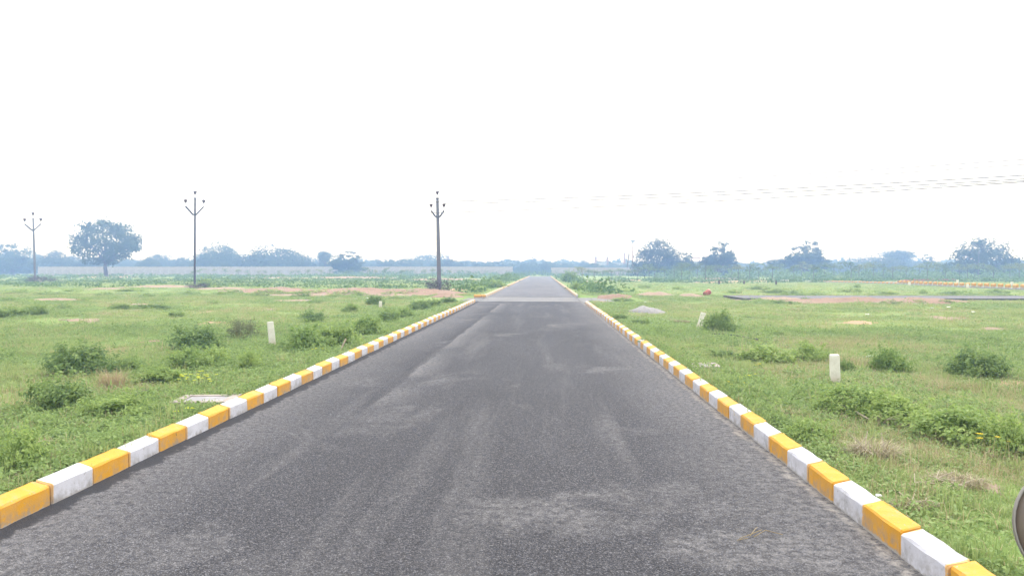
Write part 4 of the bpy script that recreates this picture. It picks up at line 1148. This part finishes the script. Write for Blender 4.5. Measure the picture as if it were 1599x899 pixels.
# scrub along the foot of the wall and under the trees
def scrub(name, n, x0, x1, y0, y1, h0, h1, seed, mat, leaf=.55):
    rg = np.random.default_rng(seed); X = rg.uniform(x0, x1, n); Y = rg.uniform(y0, y1, n); Cs = []; Ts = []
    for x, y in zip(X, Y):
        if RL - 1.5 < x < RR + 1.5 and y < ROAD_END + 3: continue
        k = 26; w = rg.uniform(.8, 2.2); h = rg.uniform(h0, h1); z = ghf(x, y)
        d = rg.normal(size=(k, 3)); d /= np.linalg.norm(d, axis=1, keepdims=True); d[:, 2] = np.abs(d[:, 2])
        Cs.append(np.array([x, y, z]) + d * np.array([w, w, h]) * (rg.random((k, 1)) ** .4)); Ts.append(np.full(k, rg.random()))
    C = np.concatenate(Cs); T = np.clip(np.concatenate(Ts) * .7 + rg.random(len(C)) * .3, 0, 1)
    tag(link(name, leaf_mesh(name, C, rg.normal(size=C.shape) * .6 + np.array([0, -.4, .8]), leaf * rg.uniform(.6, 1.3, len(C)), .6, T, mat)), kind='stuff')
scrub('scrub', 700, 25, 190, 135, 195, .7, 2.2, 5, M['scrub_leaf'], .6)
scrub('scrub', 520, 10, 150, 95, 140, .25, .7, 6, M['scrub_leaf'], .4)
scrub('scrub', 520, -150, -8, 130, 210, .3, .9, 7, M['scrub_leaf'], .45)
scrub('scrub', 260, -60, 60, 192, 212, .6, 1.8, 8, M['scrub_leaf'], .5)
scrub('scrub', 500, -90, -6, 62, 125, .12, .4, 9, M['scrub_leaf'], .3)
scrub('scrub', 160, -5.5, -3.7, 46, 180, .4, 1.2, 10, M['scrub_leaf'], .3)
scrub('scrub', 170, 2.4, 4.5, 46, 180, .4, 1.2, 11, M['scrub_leaf'], .3)

# young saplings
SAP = []
for i in range(3):
    rg = np.random.default_rng(300 + i); cl = []
    for k in range(5 + i): cl.append((rg.normal() * .16, rg.normal() * .16, .55 + .42 * rg.random()))
    cl = np.array(cl); ci = rg.integers(0, len(cl), 240)
    C = cl[ci] + rg.normal(size=(240, 3)) * np.array([.13, .13, .035])
    me = leaf_mesh('crown', C, np.array([0, 0, 1.0]) + rg.normal(size=(240, 3)) * .4, .085 * rg.uniform(.6, 1.3, 240), .6, np.clip(cl[ci][:, 2] * .3 + rg.random(240) * .6, 0, 1), M['sapling_leaf'])
    tb = MB(); tb.tube([(0, 0, -.05), (.01, 0, .4), (0, .01, .85)], [.016, .013, .006], 5)
    for c_ in cl: tb.tube([(0, 0, c_[2] - .12), tuple(c_)], [.007, .003], 4)
    SAP.append((me, tb.mesh('trunk', [M['bark']])))
def sapling(px, Y, h, w, label, group):
    p = PD(px, Y); s = random.choice(SAP)
    root = tag(empty('sapling', (p.x, p.y, ghf(p.x, p.y)), random.uniform(0, 6.28)), label, 'sapling', group)
    root.scale = (w, w, h); link('crown', s[0], root); link('trunk', s[1], root)
for i in range(54):
    px = 905 + i * 13.2 + random.uniform(-5, 5)
    Y = random.choice([128, 142, 158]) + random.uniform(-4, 4)
    sapling(px, Y, random.uniform(2.3, 3.3) if px > 1010 else random.uniform(1.6, 2.4), random.uniform(2.2, 3.6), 'young slender sapling with a thin pale crown in the plantation rows on the right', 'sapling rows on the right')
for i in range(26):
    px = 300 + i * 17 + random.uniform(-7, 7); Y = random.choice([150, 175, 195]) + random.uniform(-5, 5)
    sapling(px, Y, random.uniform(1.4, 2.3), random.uniform(1.4, 2.2), 'young sparse sapling standing before the long wall on the left', 'saplings before the left wall')

# ------------------------------------------------------------------ BOUNDARY WALLS (precast panels between posts)
def wall(pxa, pxb, Y, ptop, label):
    A, Bp = PD(pxa, Y), PD(pxb, Y); L = Bp.x - A.x; h = ZH(ptop, Y); n = max(2, int(L / 2.6)); s = L / n
    root = tag(empty('boundary_wall', (A.x, Y, 0)), label, 'wall')
    b = MB()
    for r in range(6): b.box((s / 2, 0, -.3 + (r + .5) * (h + .3) / 6), (s - .16, .06, (h + .3) / 6 - .03))
    pm = b.mesh('wall_panel', [M['wall_conc']])
    b = MB(); b.box((0, -.02, h / 2 - .1), (.16, .16, h + .35)); qm = b.mesh('wall_post', [M['post_conc']])
    for i in range(n + 1):
        if i < n:
            o = link('wall_panel', pm, root); o.location = (i * s, 0, random.uniform(-.02, .02))
        o = link('wall_post', qm, root); o.location = (i * s, 0, random.uniform(0, .03))
wall(60, 800, 226, 416.2, 'long grey precast boundary wall running behind the left field')
wall(861, 1013, 216, 417.6, 'shorter grey precast boundary wall ending at the largest dense tree right of the road')

# ------------------------------------------------------------------ FAR BUILDINGS, STACKS AND MASTS
def far_building(px0, px1, Y, ptop, roof, label, flat=True):
    A, Bp = PD(px0, Y), PD(px1, Y); w = Bp.x - A.x; h = ZH(ptop, Y); d = 12
    root = tag(empty('flat_roofed_building', ((A.x + Bp.x) / 2, Y + d / 2, 0)), label, 'building')
    b = MB(); b.box((0, 0, h / 2 - .3), (w, d, h + .0)); b.obj('wall', M['farwall'], root)
    b = MB(); b.box((0, 0, h - .05), (w + 1.2, d + 1.2, .5)); b.obj('roof', M['farroof'], root)
    b = MB(); me = None; n = max(1, int(w / 3.2))
    for i in range(n):
        b = MB(); b.box(((i + .5) / n * w - w / 2, -d / 2 - .01, h * .62), (1.3, .12, 1.3)); b.obj('window', M['black_plastic'], root)
far_building(934, 947, 330, 409, 0, 'boxy grey flat-roofed building between two stacks right of the road')
far_building(962, 985, 330, 410.5, 0, 'low pale flat-roofed building just left of the floodlight mast')
far_building(1072, 1112, 330, 409, 0, 'long low hazy building between the two trees right of the wall end')
def stack(px, Y, ptop, r, mat, label, name='chimney', cat='chimney'):
    p = PD(px, Y); h = ZH(ptop, Y)
    root = tag(empty(name, (p.x, p.y, 0)), label, cat)
    b = MB(); b.tube([(0, 0, -.3), (0, 0, h * .5), (0, 0, h)], [r * 1.25, r * 1.1, r], 10); b.obj('shaft', M[mat], root)
    b = MB(); b.lathe([(r * .9, h - .02), (r * 1.3, h + .1), (r * 1.3, h + .45), (r * .8, h + .5)], 10); b.obj('top_band', M['farwall'], root)
stack(930, 335, 402, .55, 'rust', 'reddish brick chimney just left of the boxy grey building')
stack(948.5, 335, 402, .5, 'rust', 'reddish brick chimney just right of the boxy grey building')
stack(700, 360, 400, .55, 'rust', 'small reddish chimney right behind the thick concrete pole')
stack(865, 360, 396, .3, 'farwall', 'thin pale mast rising behind the trees right of the road end', 'mast', 'mast')
stack(975, 320, 396, .4, 'rust', 'slim pinkish chimney left of the crooked dark pole')
# crooked wooden pole
p = PD(981.5, 230); h = ZH(391, 230)
b = MB(); b.tube([(-.5, 0, -.2), (-.3, 0, h * .4), (-.05, 0, h * .7), (.2, 0, h)], [.22, .2, .17, .13], 7); b.tube([(-.05, 0, h * .68), (.6, 0, h * .9)], [.1, .06], 5)
o = tag(b.obj('wooden_pole', M['bark']), 'crooked dark wooden pole just left of the floodlight mast', 'pole'); o.location = (p.x, p.y, 0)
# floodlight mast
p = PD(988, 235); h = ZH(378, 235)
root = tag(empty('floodlight_mast', (p.x, p.y, 0)), 'tall thin mast with a wide lamp head beside the largest dense tree', 'mast')
b = MB(); b.tube([(0, 0, -.2), (0, 0, h * .6), (0, 0, h)], [.24, .2, .15], 8); b.obj('shaft', M['rust'], root)
b = MB(); b.lathe([(.2, h - .3), (.45, h + .1), (.5, h + .5), (.4, h + .6)], 10); b.obj('mast_head', M['steel'], root)
for s in (-1, 1):
    b = MB(); b.box((s * .5, -.2, h + .35), (.45, .35, .5)); b.obj('lamp', M['steel'], root)
# gantry beam between trees
A, Bp = PD(1079, 300), PD(1093, 300); h = ZH(402.5, 300)
root = tag(empty('gantry', (A.x, 300, 0)), 'rusty horizontal gantry beam between the two trees right of the wall end', 'gantry')
b = MB(); b.box(((Bp.x - A.x) / 2, 0, h), (Bp.x - A.x, .4, .45)); b.obj('beam', M['rust'], root)
for x in (.3, Bp.x - A.x - .3):
    b = MB(); b.box((x, 0, h / 2 - .25), (.3, .3, h - .04)); b.obj('gantry_leg', M['rust'], root)
for px, Y, t, lb in [(1528, 150, 391, 'thin pale pole standing in front of the broad dark dome tree'), (776, 330, 401, 'tiny distant pole left of the road end above the wall')]:
    p = PD(px, Y); b = MB(); h = ZH(t, Y); b.tube([(0, 0, -.2), (0, 0, h)], [.09, .06], 7); b.box((0, 0, h - .4), (.9, .06, .08))
    o = tag(b.obj('far_pole', M['concrete']), lb, 'pole'); o.location = (p.x, p.y, ghf(p.x, p.y))

# ------------------------------------------------------------------ MOTORCYCLE under the camera (only its mirror is in the picture)
M['chrome'] = simple('worn_rim', (.24, .225, .21), .4, .1, 6, .5, .4)
m, nt, bs, _ = newmat('mirror_painted_reflection'); q = NT(nt); q.l(q.ramp(q.noise(q.obj(), 22, 5, .6), [(.3, (.115, .092, .075)), (.7, (.17, .138, .112))]), bs.inputs['Base Color'])
bs.inputs['Roughness'].default_value = .38; bs.inputs['Specular IOR Level'].default_value = .5
M['mirror_painted_reflection'] = m  # brownish reflection in the rider-facing glass, painted into the base colour
mx = CR @ Vector(((1709 - 799.5) / F, -(829 - 449.5) / F, -1)) * .72 + Vector((0, 0, H))
root = tag(empty('motorcycle', (0, .25, 0)), 'motorcycle of which only the rounded brown mirror shows at the right edge', 'motorcycle')
def mp(b, name, mat, smooth=True):
    o = b.obj(name, mat, root, smooth); o.location = (0, -.25, 0); return o
face = (Vector((0.10, -.15, H - .02)) - mx).normalized(); rotm = face.to_track_quat('Z', 'Y').to_matrix()
def ell(b, prof, n=40):
    vs = []; fs = []
    for r, z in prof:
        for k in range(n):
            a = 2 * math.pi * k / n
            ca, sa = math.cos(a), math.sin(a); sx = abs(ca) * (1 if ca > 0 else -1); sy = abs(sa) * (1 if sa > 0 else -1)
            vs.append(mx + rotm @ Vector((sx * .067 * r, sy * .067 * r, z)))
    for i in range(len(prof) - 1):
        for k in range(n): fs.append((i * n + k, i * n + (k + 1) % n, (i + 1) * n + (k + 1) % n, (i + 1) * n + k))
    fs.append(tuple(range(n - 1, -1, -1))); fs.append(tuple((len(prof) - 1) * n + k for k in range(n))); return b.add(vs, fs)
mp(ell(MB(), [(.3, -.03), (.7, -.024), (.92, -.012), (1.0, 0), (1.0, .006), (.975, .009), (.965, .0075)]), 'mirror_rim', M['chrome'])
mp(ell(MB(), [(.955, .004), (.96, .008), (.8, .0125), (.5, .0165), (.2, .0185)]), 'mirror_face', M['mirror_painted_reflection'])
hb = Vector((mx.x - .10, mx.y - .06, 1.02))
mp(MB().tube([mx + rotm @ Vector((0, -.03, -.022)), mx + Vector((-.01, .03, -.10)), hb + Vector((.02, .02, .08)), hb], .006, 8), 'mirror_stem', M['black_plastic'])
mp(MB().tube([(-.40, .52, .98), (-.22, .62, 1.02), (-.08, .66, .99), (.08, .66, .99), (.22, .62, 1.02), tuple(hb), (hb.x + .06, hb.y - .05, 1.0)], .011, 10), 'handlebar', M['steel'])
for s in (-1, 1):
    e0 = Vector((-.40, .52, .98)) if s < 0 else Vector((hb.x + .06, hb.y - .05, 1.0))
    mp(MB().tube([e0 + Vector((-s * .01, .006, 0)), e0 + Vector((s * .11, -.05, -.015))], .017, 10), 'grip', M['black_plastic'])
    mp(MB().tube([(s * .09, .68, .98), (s * .09, .98, .31)], [.02, .024], 10), 'fork_tube', M['steel'])
def wheel(y):
    b = MB(); n = 28
    ring = [(.305 + .045 * math.cos(a), .045 * math.sin(a)) for a in [2 * math.pi * k / 8 for k in range(8)]]
    vs = []; fs = []
    for k in range(n):
        t = 2 * math.pi * k / n
        for r, x in ring: vs.append((x, y + r * math.cos(t), .35 + r * math.sin(t)))
    for k in range(n):
        for j in range(8): fs.append((k * 8 + j, k * 8 + (j + 1) % 8, ((k + 1) % n) * 8 + (j + 1) % 8, ((k + 1) % n) * 8 + j))
    b.add(vs, fs); ty = mp(b, 'tyre', M['black_plastic'])
    b = MB(); b.tube([(-.06, y, .35), (.06, y, .35)], .03, 10)
    for k in range(10):
        a = 2 * math.pi * k / 10; b.tube([(0, y, .35), (0, y + .27 * math.cos(a), .35 + .27 * math.sin(a))], .004, 4)
    mp(b, 'rim', M['chrome'])
wheel(.98); wheel(-.34)
mp(MB().lathe([(.05, -.09), (.09, -.05), (.1, .03), (.085, .05)], 18, (0, .78, .93), Matrix.Rotation(R(-90), 3, 'X')), 'headlight', M['chrome'])
mp(MB().tube([(0, .66, .86), (0, .5, .86), (0, .25, .84), (0, .1, .78)], [.06, .12, .13, .07], 14), 'fuel_tank', M['red_plastic'])
mp(MB().tube([(0, .1, .79), (0, -.2, .80), (0, -.5, .83)], [.09, .11, .08], 12), 'seat', M['black_plastic'])
mp(MB().tube([(0, .66, .80), (0, .45, .45), (0, .1, .40), (0, -.34, .36)], .035, 8), 'frame_tube', M['steel'])
mp(MB().box((0, .28, .50), (.24, .34, .30)), 'engine', M['steel'], False)
for s in (-1, 1): mp(MB().tube([(s * .07, -.34, .36), (s * .09, -.25, .78)], .02, 8), 'shock_absorber', M['steel'])
mp(MB().tube([(-.08, .12, .40), (-.22, .06, .02)], .012, 8), 'side_stand', M['steel'])

# ------------------------------------------------------------------ HAZE
b = MB(); b.box((0, 320, 8.9), (1340, 780, 21.8))
hz = b.mesh('haze', []); m = bpy.data.materials.new('haze'); m.use_nodes = True; m.node_tree.nodes.clear()
out = m.node_tree.nodes.new('ShaderNodeOutputMaterial'); pv = m.node_tree.nodes.new('ShaderNodeVolumePrincipled')
pv.inputs['Color'].default_value = HAZE_COLOR; pv.inputs['Density'].default_value = HAZE_DENSITY
pv.inputs['Absorption Color'].default_value = (1, 1, 1, 1); pv.inputs['Anisotropy'].default_value = .2
m.node_tree.links.new(pv.outputs[0], out.inputs['Volume']); hz.materials.append(m)
tag(link('haze', hz), kind='stuff')
